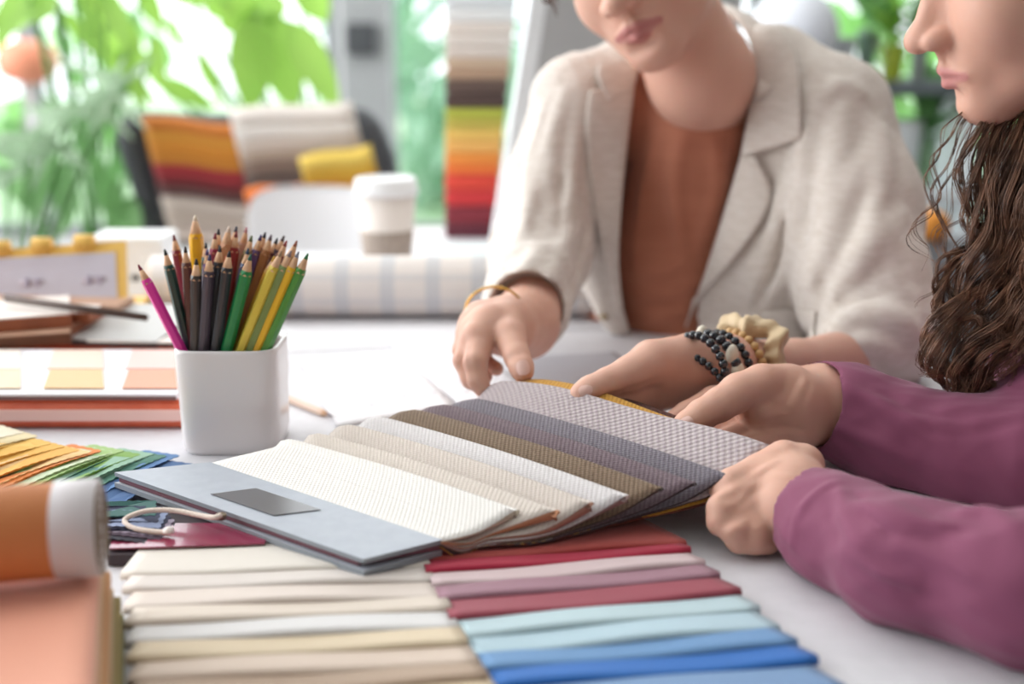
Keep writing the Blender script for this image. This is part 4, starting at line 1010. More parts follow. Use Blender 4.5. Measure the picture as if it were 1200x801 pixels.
# grey armchair with an orange cushion between the people
ax_ = W(1095, 380, 1.95); gc = thing('grey_armchair', (ax_[0] + .1, 2.1, 0), 'grey upholstered armchair seen between the two people', 'armchair'); M_gf = noisy('grey_upholstery', '#8F9298', '#84878D', 40, .9, .2)
zt = W(1095, 285, 1.95)[2]; box('backrest', (ax_[0] + .12, 2.02, .42), (.60, .12, zt - .42), M_gf, gc, .04, smooth=True, seg=4); box('seat', (ax_[0] + .12, 2.32, .22), (.60, .60, .22), M_gf, gc, .04, smooth=True, seg=4)
for sx in (-.15, .39): box('armrest', (ax_[0] + sx, 2.30, .22), (.10, .60, .38), M_gf, gc, .035, smooth=True, seg=4)
for sx in (-.12, .36):
    for sy in (2.08, 2.54): box('leg', (ax_[0] + sx, sy, 0), (.04, .04, .22), M_w1, gc, .003)
cu = W(1092, 262, 1.96); box('cushion', (cu[0] + .01, 1.99, zt + .0), (.05, .08, .05), noisy('orange_cloth', '#D98F3C', '#CF8430', 10, .85, .1), None, .03, smooth=True, seg=4); tag(bpy.data.objects['cushion'], 'small orange cushion balanced on the back of the grey armchair', 'cushion')
# seats of the two people (hidden behind the table)
def stool(x, y, label):
    r_ = thing('stool', (x, y, 0), label, 'stool'); V, Fc = lathe_mesh((x, y, .42), [(.15, 0), (.17, .01), (.175, .04), (.16, .05), (.1, .052)], 32); put('seat', V, Fc, M_dark, r_)
    for a in range(4): w_ = a * math.pi / 2 + .78; V, Fc = tube_mesh([(x + .11 * math.cos(w_), y + .11 * math.sin(w_), .43), (x + .17 * math.cos(w_), y + .17 * math.sin(w_), 0)], .012, 8); put('leg', V, Fc, M_leg, r_)
# ================================================================== THE PEOPLE
def skin_mat(name, c1, c2, lip):
    m = mat(name, c1, .5, sss=.0, spec=.35); t = NT(m)
    t.b.inputs['Subsurface Weight'].default_value = .25; t.b.inputs['Subsurface Radius'].default_value = (1, .4, .25); t.b.inputs['Subsurface Scale'].default_value = .004
    tc = t.n('ShaderNodeTexCoord'); nz = t.n('ShaderNodeTexNoise'); nz.inputs['Scale'].default_value = 22; nz.inputs['Detail'].default_value = 5; t.l(tc.outputs['Object'], nz.inputs['Vector'])
    at = t.n('ShaderNodeAttribute', attribute_name='lip')
    base = t.mix(nz.outputs[0], c1, c2); t.l(t.mix(at.outputs['Fac'], base, lip), t.b.inputs['Base Color'])
    n2 = t.n('ShaderNodeTexVoronoi'); n2.inputs['Scale'].default_value = 700; t.l(tc.outputs['Object'], n2.inputs['Vector']); t.bump(n2.outputs[0], .12, .0003)
    return m
M_skin1 = skin_mat('light_skin', '#E0B3A0', '#D6A591', '#BC7C78')
M_skin2 = skin_mat('light_tan_skin', '#E0B3A0', '#D6A48F', '#CB8C88')
M_nail = mat('fingernail', '#EBC2B6', .3, coat=.3)

HSC = 1.06
def head(S):
    S.ell((0, .018, .135), (.074, .094, .088), k=.01)
    S.ell((0, -.022, .080), (.060, .064, .080), k=.02)
    for s in (-1, 1):
        S.cone((s * .052, .005, .062), (s * .012, -.068, .018), .020, .017, k=.022)
        S.ell((s * .034, -.058, .078), (.024, .021, .026), k=.025)
        S.ell((s * .072, .008, .108), (.008, .017, .030), k=.006)
        S.ell((s * .030, -.082, .118), (.016, .012, .010), k=.012, op='sub')
        S.ell((s * .030, -.072, .116), (.0135, .0125, .0115), k=.004)
        S.cone((s * .012, -.086, .132), (s * .044, -.074, .133), .006, .005, k=.012)
    S.ell((0, -.072, .016), (.021, .019, .016), k=.018)
    S.ell((0, -.076, .046), (.029, .018, .026), k=.016)
    S.cone((0, -.084, .116), (0, -.103, .082), .007, .009, k=.010)
    S.ell((0, -.1085, .0760), (.0118, .0112, .0105), k=.008)
    for s in (-1, 1):
        S.ell((s * .0130, -.0980, .0735), (.0078, .0120, .0085), k=.004)
        S.ell((s * .0075, -.1045, .0640), (.0036, .0060, .0026), k=.003, op='sub')
        S.cone((s * .0025, -.0965, .0640), (s * .0030, -.0955, .0520), .0022, .0024, k=.004)
    S.cone((0, -.078, .105), (0, -.084, .078), .012, .015, k=.010)
    # lips
    for s in (-1, 1):
        S.cone((s * .0045, -.0955, .0478), (s * .0245, -.0858, .0425), .0056, .0024, k=.004)
        S.cone((0, -.0930, .0362), (s * .0215, -.0850, .0405), .0074, .0030, k=.004)
        S.cone((0, -.1020, .0425), (s * .0265, -.0890, .0418), .0010, .0008, k=.0024, op='sub')
    S.ell((0, -.0955, .0265), (.016, .006, .0045), k=.010, op='sub')
def lip_mask(P, Minv):
    Q = (P @ Minv[:3, :3].T + Minv[:3, 3]) / HSC; L = Soft(.004)
    for s in (-1, 1):
        L.cone((s * .0045, -.0962, .0472), (s * .0245, -.0868, .0425), .0058, .0030)
        L.cone((0, -.0938, .0360), (s * .0215, -.0860, .0405), .0072, .0034)
    d = L.ev(Q.astype(np.float32)); return np.clip(.5 - d / .0012, 0, 1)
def head_matrix(mouth, yaw, pitch, roll):
    A = (Matrix.Rotation(R(yaw), 4, 'Z') @ Matrix.Rotation(R(pitch), 4, 'X') @ Matrix.Rotation(R(roll), 4, 'Y'))
    p = A @ (Vector((0, -.098, .042)) * HSC); A.translation = Vector(tuple(mouth)) - p
    return A
def hl(M, *p): return np.array(M @ (Vector(p) * HSC))
def px(*pts): return [(W(p[0], p[1], p[2]), p[3]) for p in pts]
def fingers(S, chains, k=.0035):
    """each finger its own smooth chain; fingers meet only in the palm, so they are joined with a small blend"""
    for c in chains: S.chain(px(*c), k=k)
def nails(root, S, lst):
    for (x, y, dx, dy, r) in lst:
        # a small curved plate lying on the finger tip
        c = S.hit(x, y, .0002); n = S.grad(c[None])[0]; a = S.hit(x + dx, y + dy) - c; a -= n * (a @ n); a /= np.linalg.norm(a); b = np.cross(a, n)
        V = []; Fc = []; NU = 8
        for i in range(NU + 1):
            for j in range(NU + 1):
                u, w = i / NU * 2 - 1, j / NU * 2 - 1; q = u * math.sqrt(1 - w * w / 2.6); p = w * math.sqrt(1 - u * u / 2.6)
                V.append(c + a * q * r * 1.2 + b * p * r - n * (p * p * r * .40 + q * q * r * .12 - .0004))
        k = len(V); V = V + [v_ - n * .0012 for v_ in V]
        for i in range(NU):
            for j in range(NU):
                q = [i * (NU + 1) + j, i * (NU + 1) + j + 1, (i + 1) * (NU + 1) + j + 1, (i + 1) * (NU + 1) + j]; Fc.append(q); Fc.append([z + k for z in q][::-1])
        put('fingernail', V, Fc, M_nail, root)
def in_poly(X, Y, poly):
    inside = np.zeros(len(X), bool); n = len(poly); dmin = np.full(len(X), 1e9, np.float32)
    for i in range(n):
        x1, y1 = poly[i]; x2, y2 = poly[(i + 1) % n]
        c = ((y1 > Y) != (y2 > Y)) & (X < (x2 - x1) * (Y - y1) / ((y2 - y1) + 1e-9) + x1); inside ^= c
        ex, ey = x2 - x1, y2 - y1; t = np.clip(((X - x1) * ex + (Y - y1) * ey) / (ex * ex + ey * ey + 1e-9), 0, 1)
        dmin = np.minimum(dmin, (X - x1 - t * ex) ** 2 + (Y - y1 - t * ey) ** 2)
    return np.where(inside, -1, 1) * np.sqrt(dmin)
def prism(poly, dmin=0, dmax=9):
    def f(P):
        X, Y, ax = proj(P.astype(float)); d = in_poly(X, Y, poly) * ax / F
        return np.maximum(np.maximum(d, P[:, 1] - dmax), dmin - P[:, 1]).astype(np.float32)
    return f
def above_table(P):      # positive inside the table's space: cloth resting on the top is flattened
    return np.maximum(np.maximum(P[:, 2] - (TABLE + .0008), P[:, 1] - 1.402), P[:, 0] - .462).astype(np.float32)
def fold(S, base, pts, r=.006, k=.010, sink=.35, op='add', n=None):
    """a soft ridge (add) or valley (sub) of width about 2.5 r running over the surface through the picture points"""
    P = [base.hit(x, y) for x, y in pts]; P = catmull(P, n or max(6, len(pts) * 3)); c = P.mean(0); rad = np.linalg.norm(P - c, axis=1).max()
    w = r * .85; A = r * 1.05 * (1 if op == 'add' else -1)
    if k < .006: w = max(r, .0021); A = r * .85 * (1 if op == 'add' else -1)
    def f(X):
        out = np.zeros(len(X), np.float32); q = X - c.astype(np.float32); m = np.einsum('ij,ij->i', q, q) < (rad + 3 * w) ** 2
        if not m.any(): return out
        Y = X[m]; best = np.full(len(Y), 1e9, np.float32); tb = np.zeros(len(Y), np.float32)
        for i in range(len(P) - 1):
            a = P[i].astype(np.float32); ab = (P[i + 1] - P[i]).astype(np.float32); t = np.clip((Y - a) @ ab / (ab @ ab + 1e-12), 0, 1)
            z = Y - a - t[:, None] * ab; d = np.einsum('ij,ij->i', z, z); u = d < best; best = np.where(u, d, best); tb = np.where(u, (i + t) / (len(P) - 1), tb)
        out[m] = -A * np.exp(-best / (w * w)) * np.sin(np.clip(tb * .94 + .03, 0, 1) * math.pi) ** .7
        return out
    S.fn(f, 'disp')
def drape(name, base, e1, e2, m, parent, off1=.004, off2=.004, th=.0022, n=26, w=9):
    """cloth strip between two picture outlines, laid on the surface of base"""
    def res(e):
        e = np.array(e, float); return catmull(np.c_[e, np.zeros(len(e))], n)[:, :2]
    A, B = res(e1), res(e2); G = np.zeros((n, w, 3))
    for i in range(n):
        for j in range(w):
            t = j / (w - 1); q = A[i] * (1 - t) + B[i] * t; G[i, j] = base.hit(q[0], q[1], off1 * (1 - t) + off2 * t + .002 * math.sin(math.pi * t))
    V, Fc, UV, mi = sheet_mesh(lambda u, v: G[int(round(u * (n - 1))), int(round(v * (w - 1)))], n, w, -th)
    # orient away from the body: sheet_mesh keeps upward normals, thickness sign handled by depth
    return put(name, V, Fc, [m, m], parent, True, UV, mi)

# ------------------------------------------------------------------ person in the linen blazer
M_linen = noisy('beige_linen', '#E2DAD3', '#D6CCC3', 260, .9, .35, .0008, sheen=.2, stretch=(.25, .25, 1))
M_top = noisy('terracotta_jersey', '#B8765C', '#B06E55', 60, .85, .2, .001, sheen=.2, stretch=(.2, .2, 1))
M_hair1 = noisy('brown_hair', '#4A3226', '#6A4A38', 120, .5, .4, .001, stretch=(1, 1, .1))
p1 = thing('person', (.22, 1.45, 0), 'person in an open beige linen blazer and terracotta top, holding the far swatches', 'person')
H1 = head_matrix(W(744, 39, 1.255), -24, 16, -25)
B1 = Soft(.012)
head(B1); B1.xf(H1, HSC)
B1.chain([(hl(H1, 0, .012, .040), .050), (W(821, 88, 1.375), .058), (W(834, 150, 1.465), .055)], k=.014)
B1.chain(px((830, 200, 1.50, .06), (740, 125, 1.46, .045), (680, 130, 1.44, .042)), k=.03)
B1.chain(px((830, 200, 1.50, .06), (930, 125, 1.43, .045), (978, 160, 1.39, .043)), k=.03)
B1.ell(W(818, 300, 1.50), (.13, .075, .20), k=.04)
for s in (-1, 1): B1.cone(hl(H1, s * .03, .0, .05), W(800 + s * 5, 132, 1.385), .012, .007, k=.012)
# arms down to the wrists
B1.chain(px((680, 130, 1.44, .042), (645, 310, 1.33, .034), (614, 380, 1.15, .033), (594, 384, 1.075, .026)), k=.012)
B1.chain(px((978, 160, 1.39, .043), (1020, 414, 1.175, .030), (930, 428, 1.07, .0225), (850, 426, .995, .0228)), k=.012)
# her right hand (left in the photo): back of the hand up, thumb pressing the yellow leaf
B1.chain(px((594, 384, 1.075, .026), (574, 385, 1.045, .021), (560, 395, 1.025, .015)), k=.008)
B1.chain(px((588, 374, 1.085, .022), (564, 374, 1.07, .016), (552, 390, 1.055, .013)), k=.008)
fingers(B1, [
 [(592, 376, 1.06, .018), (597, 394, 1.025, .0145), (606, 418, .995, .0112), (611, 430, .983, .0105), (613, 435, .978, .0095)],
 [(566, 390, 1.03, .0135), (557, 424, .998, .0103), (560, 446, .990, .0088), (566, 456, .986, .0075)],
 [(556, 386, 1.045, .013), (544, 422, 1.02, .0098), (552, 444, 1.01, .0085), (563, 452, 1.002, .0075)],
 [(552, 378, 1.06, .012), (542, 410, 1.045, .0090), (552, 434, 1.035, .0080), (568, 441, 1.025, .0072)],
 [(556, 372, 1.075, .011), (553, 402, 1.07, .0082), (568, 424, 1.055, .0075), (582, 432, 1.045, .0068)]])
# her left hand (centre): palm up, thumb on top of the yellow leaf
B1.chain(px((850, 424, .995, .0235), (812, 424, .985, .0225), (772, 437, .972, .0190)), k=.010)
B1.chain(px((830, 436, .99, .018), (790, 452, .985, .0165), (765, 466, .975, .013)), k=.010)
fingers(B1, [
 [(812, 418, .985, .0205), (764, 424, .962, .0185), (738, 438, .95, .0150), (712, 448, .938, .0122), (692, 456, .930, .0112), (682, 461, .926, .0100)],
 [(775, 450, .98, .0155), (738, 464, .955, .0118), (712, 472, .942, .0100), (696, 474, .935, .0085)],
 [(780, 458, .985, .0145), (748, 472, .972, .0112), (724, 480, .960, .0095), (708, 483, .952, .0080)],
 [(795, 458, .995, .0135), (762, 472, .990, .0105), (742, 479, .982, .0090), (728, 483, .975, .0075)],
 [(805, 452, 1.01, .012), (778, 466, 1.01, .0090), (762, 472, 1.005, .0080), (750, 477, 1.0, .0070)]])
_b1 = Soft(); _b1.ops = list(B1.ops)
for pts, r in [([(597, 414), (605, 417), (613, 414)], .0014), ([(596, 419), (604, 422), (614, 420)], .0012), ([(574, 404), (583, 418), (586, 436)], .0022), ([(551, 400), (550, 425), (556, 446)], .0018), ([(709, 437), (714, 445), (718, 452)], .0012), ([(690, 469), (730, 458), (775, 443)], .0022)]: fold(B1, _b1, pts, r, .004, .1, 'sub')
P, Q = polygonise(B1, .0021, 1)
Minv = np.array(H1.inverted())
put_fast('body', P, Q, M_skin1, p1, {'lip': lip_mask(P, Minv)})
nails(p1, B1, [(613, 430, 1, 6, .0056), (687, 457, -6, 3, .0052)])
# hair: a cap gathered behind the head, off the top of the photo, with a loose strand by the cheek
HC = Soft(.01); HC.ell((0, .026, .150), (.081, .098, .086)).ell((0, .115, .15), (.04, .04, .04)); HC.ell((0, -.075, .085), (.068, .075, .085), k=.008, op='sub'); HC.xf(H1, HSC)
P, Q = polygonise(HC, .004, 1); cap = put_fast('hair', P, Q, M_hair1, p1)
ps = [tube_mesh(catmull([hl(H1, -.060, -.030, .15), hl(H1, -.078, -.038, .13), hl(H1, -.090 - .002 * q, -.04, .105), hl(H1, -.092 + .003 * q, -.042, .086 + .004 * q)], 16), .0006, 4) for q in range(6)]
put('loose_strand', *merge(ps), M_hair1, cap)

# terracotta top
TP = Soft(.02)
TP.ell(W(812, 330, 1.50), (.150, .098, .26)); TP.chain(px((814, 150, 1.425, .068), (800, 300, 1.455, .085), (795, 430, 1.46, .085)), k=.03)
TP.chain(px((830, 150, 1.475, .068), (740, 120, 1.46, .05), (685, 135, 1.45, .045)), k=.03); TP.chain(px((830, 150, 1.475, .068), (920, 120, 1.44, .05), (970, 155, 1.40, .046)), k=.03)
TPo = Soft(); TPo.ops = list(TP.ops)
neckl = [(748, 80), (756, 102), (772, 121), (803, 133), (836, 128), (866, 106), (884, 82)]
TP.fn(prism([(700, -60), (742, 60)] + neckl + [(892, 60), (960, -60)], 0, 1.75), 'sub', .003)
bt = Soft(); bt.ops = list(TP.ops)
for pts, r in [([(800, 160), (790, 220), (800, 300)], .010), ([(838, 165), (842, 220), (820, 290)], .011), ([(765, 170), (752, 240), (745, 320)], .008), ([(735, 350), (780, 345), (820, 330)], .007), ([(735, 380), (775, 372), (805, 362)], .007), ([(735, 320), (775, 318), (812, 300)], .006)]:
    fold(TP, TPo, pts, r, .016, .4)
wrinkle(TP, .0009, .03, 8, (1, 1, .5))
TP.fn(lambda P: np.maximum(TABLE - .12 - P[:, 2], -9).astype(np.float32), 'cut')
P, Q = polygonise(TP, .004, 2); top = put_fast('terracotta_top', P, Q, M_top, p1)
nb = catmull([TPo.hit(x, y, .0015) for x, y in neckl], 40); put('neckline_band', *tube_mesh(nb, .0032, 8), M_top, top)

# blazer
BZ = Soft(.03)
BZ.ell(W(815, 300, 1.50), (.178, .128, .27)); BZ.chain(px((820, 120, 1.50, .07), (745, 100, 1.46, .05), (676, 118, 1.43, .050)), k=.04)
BZ.chain(px((840, 110, 1.49, .07), (905, 88, 1.43, .050), (972, 138, 1.385, .064)), k=.035)
BZ.chain(px((715, 150, 1.42, .040), (712, 260, 1.40, .042), (716, 380, 1.40, .032)), k=.03)
BZ.chain(px((900, 170, 1.405, .060), (895, 300, 1.385, .072), (900, 420, 1.375, .075)), k=.04)
BZ.chain(px((676, 118, 1.43, .050), (648, 215, 1.40, .053), (633, 298, 1.32, .054), (616, 362, 1.19, .046)), k=.02)
BZ.chain(px((972, 138, 1.385, .064), (1000, 240, 1.33, .070), (1012, 340, 1.25, .066), (1030, 395, 1.20, .052), (985, 420, 1.15, .036)), k=.03)
BZo = Soft(); BZo.ops = list(BZ.ops)
# folds raised along the cloth
for pts, r, k in [([(668, 100), (650, 160), (640, 230)], .009, .014), ([(690, 95), (672, 170), (668, 250)], .009, .014), ([(655, 130), (628, 210), (606, 290)], .007, .012), ([(640, 290), (615, 320), (598, 345)], .009, .012), ([(670, 270), (640, 330), (622, 360)], .008, .012), ([(672, 325), (650, 300), (615, 290)], .008, .012),
                  ([(945, 150), (938, 230), (930, 300)], .011, .018), ([(990, 120), (975, 210), (962, 300), (950, 345)], .012, .018), ([(1030, 140), (1030, 220), (1015, 290)], .010, .018), ([(960, 330), (985, 250), (1010, 190)], .011, .016), ([(975, 395), (1000, 372), (1050, 375), (1075, 400)], .011, .014),
                  ([(970, 360), (1010, 300), (1055, 250)], .010, .016), ([(985, 415), (1020, 405), (1065, 430)], .009, .012), ([(960, 120), (985, 100), (1015, 115)], .007, .014), ([(925, 200), (905, 280), (880, 350)], .008, .016), ([(950, 215), (925, 300), (900, 358)], .007, .012), ([(640, 120), (622, 190), (612, 250)], .006, .012), ([(700, 130), (694, 200), (700, 260)], .006, .012)]:
    fold(BZ, BZo, pts, r * 1.45, k, .25)
for pts, r in [([(968, 260), (964, 330), (958, 395)], .009), ([(940, 220), (912, 305), (885, 360)], .007), ([(915, 180), (920, 260), (905, 340)], .005), ([(970, 338), (992, 356), (1030, 352)], .005), ([(680, 130), (662, 200), (655, 270)], .005), ([(690, 250), (678, 310), (660, 350)], .007)]:
    fold(BZ, BZo, pts, r, .012, .35, 'sub')
wrinkle(BZ, .0013, .020, 3, (1.2, 1, .5))
BZ.fn(lambda P: TPo.ev(P) - .003, 'sub', .002)
V_OPEN = [(748, 84), (737, 130), (729, 200), (722, 300), (727, 350), (744, 408), (760, 450), (800, 450), (803, 388), (830, 312), (850, 245), (867, 185), (877, 130), (881, 88), (886, 50), (872, 0), (866, -60), (700, -60), (742, 60)]
BZ.fn(prism(V_OPEN, 0, 1.60), 'sub', .003)
BZ.fn(prism([(684, 340), (700, 372), (732, 413), (748, 470), (600, 480), (600, 340)], 1.335, 1.60), 'sub', .004)
BZ.chain(px((603, 384, 1.10, .046), (618, 360, 1.17, .037)), k=.003, op='sub')          # open cuffs
BZ.chain(px((925, 430, 1.05, .034), (972, 424, 1.11, .027)), k=.003, op='sub')
BZ.fn(above_table, 'sub', .001)
BZ.fn(lambda P: np.maximum(TABLE - .12 - P[:, 2], -9).astype(np.float32), 'cut')
P, Q = polygonise(BZ, .0028, 1); blazer = put_fast('linen_blazer', P, Q, M_linen, p1)
drape('lapel', BZo, [(869, 186), (851, 245), (831, 310), (804, 385)], [(884, 182), (903, 236), (856, 308), (812, 350)], M_linen, blazer, .003, .006)
drape('lapel', BZo, [(743, 100), (732, 190), (724, 300), (730, 372)], [(690, 106), (686, 165), (705, 290), (722, 365)], M_linen, blazer, .003, .006)
drape('collar', BZo, [(884, 28), (884, 62), (880, 118), (870, 184)], [(912, 30), (934, 68), (938, 110), (940, 163)], M_linen, blazer, .005, .007, w=12)
_ca = catmull([W(884, 118, 1.352), W(884, 66, 1.385), W(866, 24, 1.43), W(835, 4, 1.49), W(790, 10, 1.505), W(755, 50, 1.46), W(744, 92, 1.41)], 40)
_cb = catmull([W(936, 112, 1.345), W(932, 62, 1.40), W(893, 32, 1.475), W(840, 22, 1.545), W(775, 32, 1.545), W(715, 62, 1.49), W(700, 92, 1.42)], 40)
V, Fc, UV, mi = sheet_mesh(lambda u, v: _ca[int(round(v * 39))] * (1 - u) + _cb[int(round(v * 39))] * u + np.array([0, 0, .010 * math.sin(math.pi * u)]), 8, 40, .003)
put('collar', V, Fc, [M_linen, M_linen], blazer, True, UV, mi)
drape('collar', BZo, [(745, 72), (744, 88), (741, 104)], [(700, 76), (700, 92), (712, 118)], M_linen, blazer, .004, .007)
drape('pocket_flap', BZo, [(893, 365), (925, 362), (957, 364)], [(888, 408), (920, 410), (952, 409)], M_linen, blazer, .003, .004)
V, Fc = lathe_mesh(BZo.hit(707, 372, .004), [(.002, -.002), (.006, 0), (.006, .002), (.003, .003)], 14); put('button', V, Fc, mat('horn_button', '#A08A5E', .4), blazer)

# bracelets and bangle
def ring_pts(c, ax, r1, r2, n, tilt=0):
    ax = np.asarray(ax, float) / np.linalg.norm(ax); a = np.cross(ax, [0, 0, 1]); a /= np.linalg.norm(a); b = np.cross(ax, a)
    return [np.asarray(c) + r1 * math.cos(2 * math.pi * i / n) * a + r2 * math.sin(2 * math.pi * i / n) * b for i in range(n)]
wa = W(850, 424, .995); wb = W(930, 420, 1.08); wx = wb - wa
M_bead = mat('black_bead', '#23262E', .2, coat=.4); M_bead2 = mat('wooden_bead', '#C9A26C', .5); M_bead3 = mat('cream_bead', '#D9D0BE', .4)
for tpos, m, nb_, rb, rad, lab in [(-.30, M_bead, 24, .0040, .0268, 'string of black beads nearest the hand'), (-.14, M_bead, 22, .0046, .0275, 'string of black beads with a few cream beads'), (.02, M_bead, 24, .0040, .0280, 'third string of black beads'), (.20, M_bead2, 24, .0040, .0290, 'string of small wooden beads')]:
    c = wa + wx * tpos + [0, 0, -.001]; ax = wx + np.array([.03, -.01, .05]); pts = ring_pts(c, ax, rad, rad * .98, nb_)
    o = put('bead_bracelet', *merge([ball(p, rb) for i, p in enumerate(pts) if not (tpos == -.14 and i % 5 == 0)]), m, p1); o['label'] = lab
    if tpos == -.14:
        for i, p in enumerate(pts):
            if i % 5 == 0: put('cream_bead', *ball(p, .0056, (1, 1, 1.5)), M_bead3, o)
# hanging loop of black beads under the wrist
lp = ring_pts(wa - wx * .22 + [-.004, -.004, -.016], wx + np.array([.05, 0, .10]), .028, .027, 26)
o = put('bead_bracelet', *merge([ball(p, .0036) for p in lp]), M_bead, p1); o['label'] = 'loose string of black beads hanging under the wrist'
# scrunchie
sc = wa + wx * .30; axs = wx / np.linalg.norm(wx); a_ = np.cross(axs, [0, 0, 1]); a_ /= np.linalg.norm(a_); b_ = np.cross(axs, a_)
V = []; Fc = []; NU, NV = 96, 14
for i in range(NU):
    w_ = 2 * math.pi * i / NU; rad = .0325 + .003 * math.sin(5 * w_) ; fat = .0095 + .0022 * math.sin(8 * w_ + 1) + .0016 * math.sin(15 * w_)
    cc = sc + rad * (math.cos(w_) * a_ + math.sin(w_) * b_) + axs * .004 * math.sin(5 * w_)
    for j in range(NV):
        q = 2 * math.pi * j / NV; V.append(cc + fat * (1 + .18 * math.sin(4 * q + 5 * w_)) * (math.cos(q) * (math.cos(w_) * a_ + math.sin(w_) * b_) + math.sin(q) * axs * .95))
for i in range(NU):
    for j in range(NV): Fc.append([i * NV + j, i * NV + (j + 1) % NV, ((i + 1) % NU) * NV + (j + 1) % NV, ((i + 1) % NU) * NV + j])
o = put('scrunchie', V, Fc, mat('cream_satin', '#D3BA94', .5, sheen=.2), p1)
bc = W(580, 368, 1.098); pts = ring_pts(bc, W(594, 384, 1.07) - W(614, 372, 1.15), .029, .026, 40); pts.append(pts[0]); pts.append(pts[1])
put('bangle', *tube_mesh(pts, .0013, 8, False), mat('gold_bangle', '#C9A04E', .25, 1), p1)

# ------------------------------------------------------------------ person in the purple sweater
p2 = thing('person', (.60, .88, 0), 'person in profile with long wavy brown hair and a purple sweater, right edge', 'person')
H2 = head_matrix(W(1106, 92, 1.0), -97, 20, 3)
B2 = Soft(.012); head(B2); B2.xf(H2, HSC)
B2.chain([(hl(H2, 0, .02, .045), .050), (hl(H2, 0, .06, -.03), .055), (W(1330, 290, 1.02), .065)], k=.016)
B2.chain(px((1330, 300, 1.02, .07), (1260, 330, 1.10, .045), (1200, 540, .875, .036), (1070, 508, .915, .031), (968, 474, .945, .0265)), k=.012)
B2.chain(px((1330, 300, 1.02, .07), (1480, 340, .86, .05), (1330, 670, .62, .038), (1110, 660, .67, .032), (950, 600, .765, .0255)), k=.012)
B2.ell(W(1370, 430, 1.0), (.11, .10, .18), k=.04)
# her left hand, palm up behind the leaf (hand A)
B2.chain(px((968, 474, .945, .0265), (925, 470, .925, .0245), (890, 478, .915, .019)), k=.012)
B2.chain(px((950, 495, .935, .020), (925, 505, .920, .0165), (895, 512, .910, .013)), k=.010)
B2.chain(px((960, 455, .955, .021), (920, 458, .950, .018), (885, 465, .955, .015)), k=.010)
fingers(B2, [
 [(925, 450, .930, .0170), (893, 450, .915, .0160), (866, 460, .905, .0155), (843, 474, .892, .0132), (822, 486, .882, .0120), (806, 497, .874, .0104), (799, 502, .871, .0092)],
 [(880, 464, .955, .0140), (836, 468, .945, .0112), (804, 484, .930, .0094), (784, 495, .921, .0080)],
 [(886, 490, .935, .0140), (842, 502, .925, .0110), (810, 514, .910, .0094), (790, 522, .90, .0080)],
 [(892, 500, .920, .0135), (858, 515, .905, .0108), (832, 524, .895, .0092), (815, 530, .885, .0080)],
 [(905, 512, .908, .0120), (882, 522, .895, .0095), (862, 530, .885, .0082), (848, 534, .878, .0072)]])
# her right hand, a loose fist resting on the table (hand B)
for m_ in [(922, 540, .800, .0140), (899, 556, .790, .0135), (892, 582, .778, .0125), (896, 606, .770, .0115)]:
    B2.chain(px((950, 600, .765, .0250), ((m_[0] + 950) / 2, (m_[1] + 594) / 2, (m_[2] + .765) / 2, .0185), m_), k=.008)
fingers(B2, [
 [(918, 538, .802, .0138), (888, 552, .795, .0118), (858, 566, .787, .0108), (848, 575, .787, .0098), (862, 584, .797, .0088), (880, 588, .805, .0082)],
 [(897, 560, .790, .0135), (870, 580, .779, .0116), (846, 596, .769, .0106), (845, 611, .764, .0098), (862, 620, .769, .0088), (880, 622, .778, .0082)],
 [(892, 586, .777, .0125), (875, 606, .767, .0108), (860, 620, .758, .0100), (866, 632, .757, .0092), (886, 635, .764, .0085)],
 [(896, 608, .768, .0110), (886, 622, .759, .0098), (884, 634, .756, .0088), (900, 636, .76, .0082)],
 [(940, 545, .80, .016), (915, 552, .818, .0120), (880, 566, .822, .0100), (866, 576, .820, .0090)]], k=.0028)
_b2 = Soft(); _b2.ops = list(B2.ops)
for pts, r in [([(846, 586), (868, 578), (900, 566)], .0036), ([(846, 617), (866, 606), (888, 592)], .0032), ([(862, 490), (895, 496), (940, 488)], .0026), ([(885, 505), (915, 500), (948, 505)], .0022), ([(900, 470), (925, 482), (935, 500)], .0014), ([(838, 458), (848, 466), (852, 478)], .0013), ([(834, 462), (843, 471), (846, 482)], .0012), ([(938, 438), (928, 460), (915, 482)], .0022), ([(950, 445), (944, 465), (935, 485)], .0018), ([(862, 490), (880, 478), (905, 474)], .0020), ([(870, 500), (910, 514), (945, 512)], .0014)]: fold(B2, _b2, pts, r, .004, .1, 'sub')
for pts, r in [([(912, 540), (898, 548), (884, 556)], .0026), ([(885, 568), (874, 576), (866, 584)], .0026), ([(930, 560), (905, 556)], .0016)]: fold(B2, _b2, pts, r, .010)
B2.fn(above_table, 'sub', .001)
P, Q = polygonise(B2, .0021, 1)
put_fast('body', P, Q, M_skin2, p2, {'lip': lip_mask(P, np.array(H2.inverted()))})
nails(p2, B2, [(804, 496, -6, 4, .0052)])

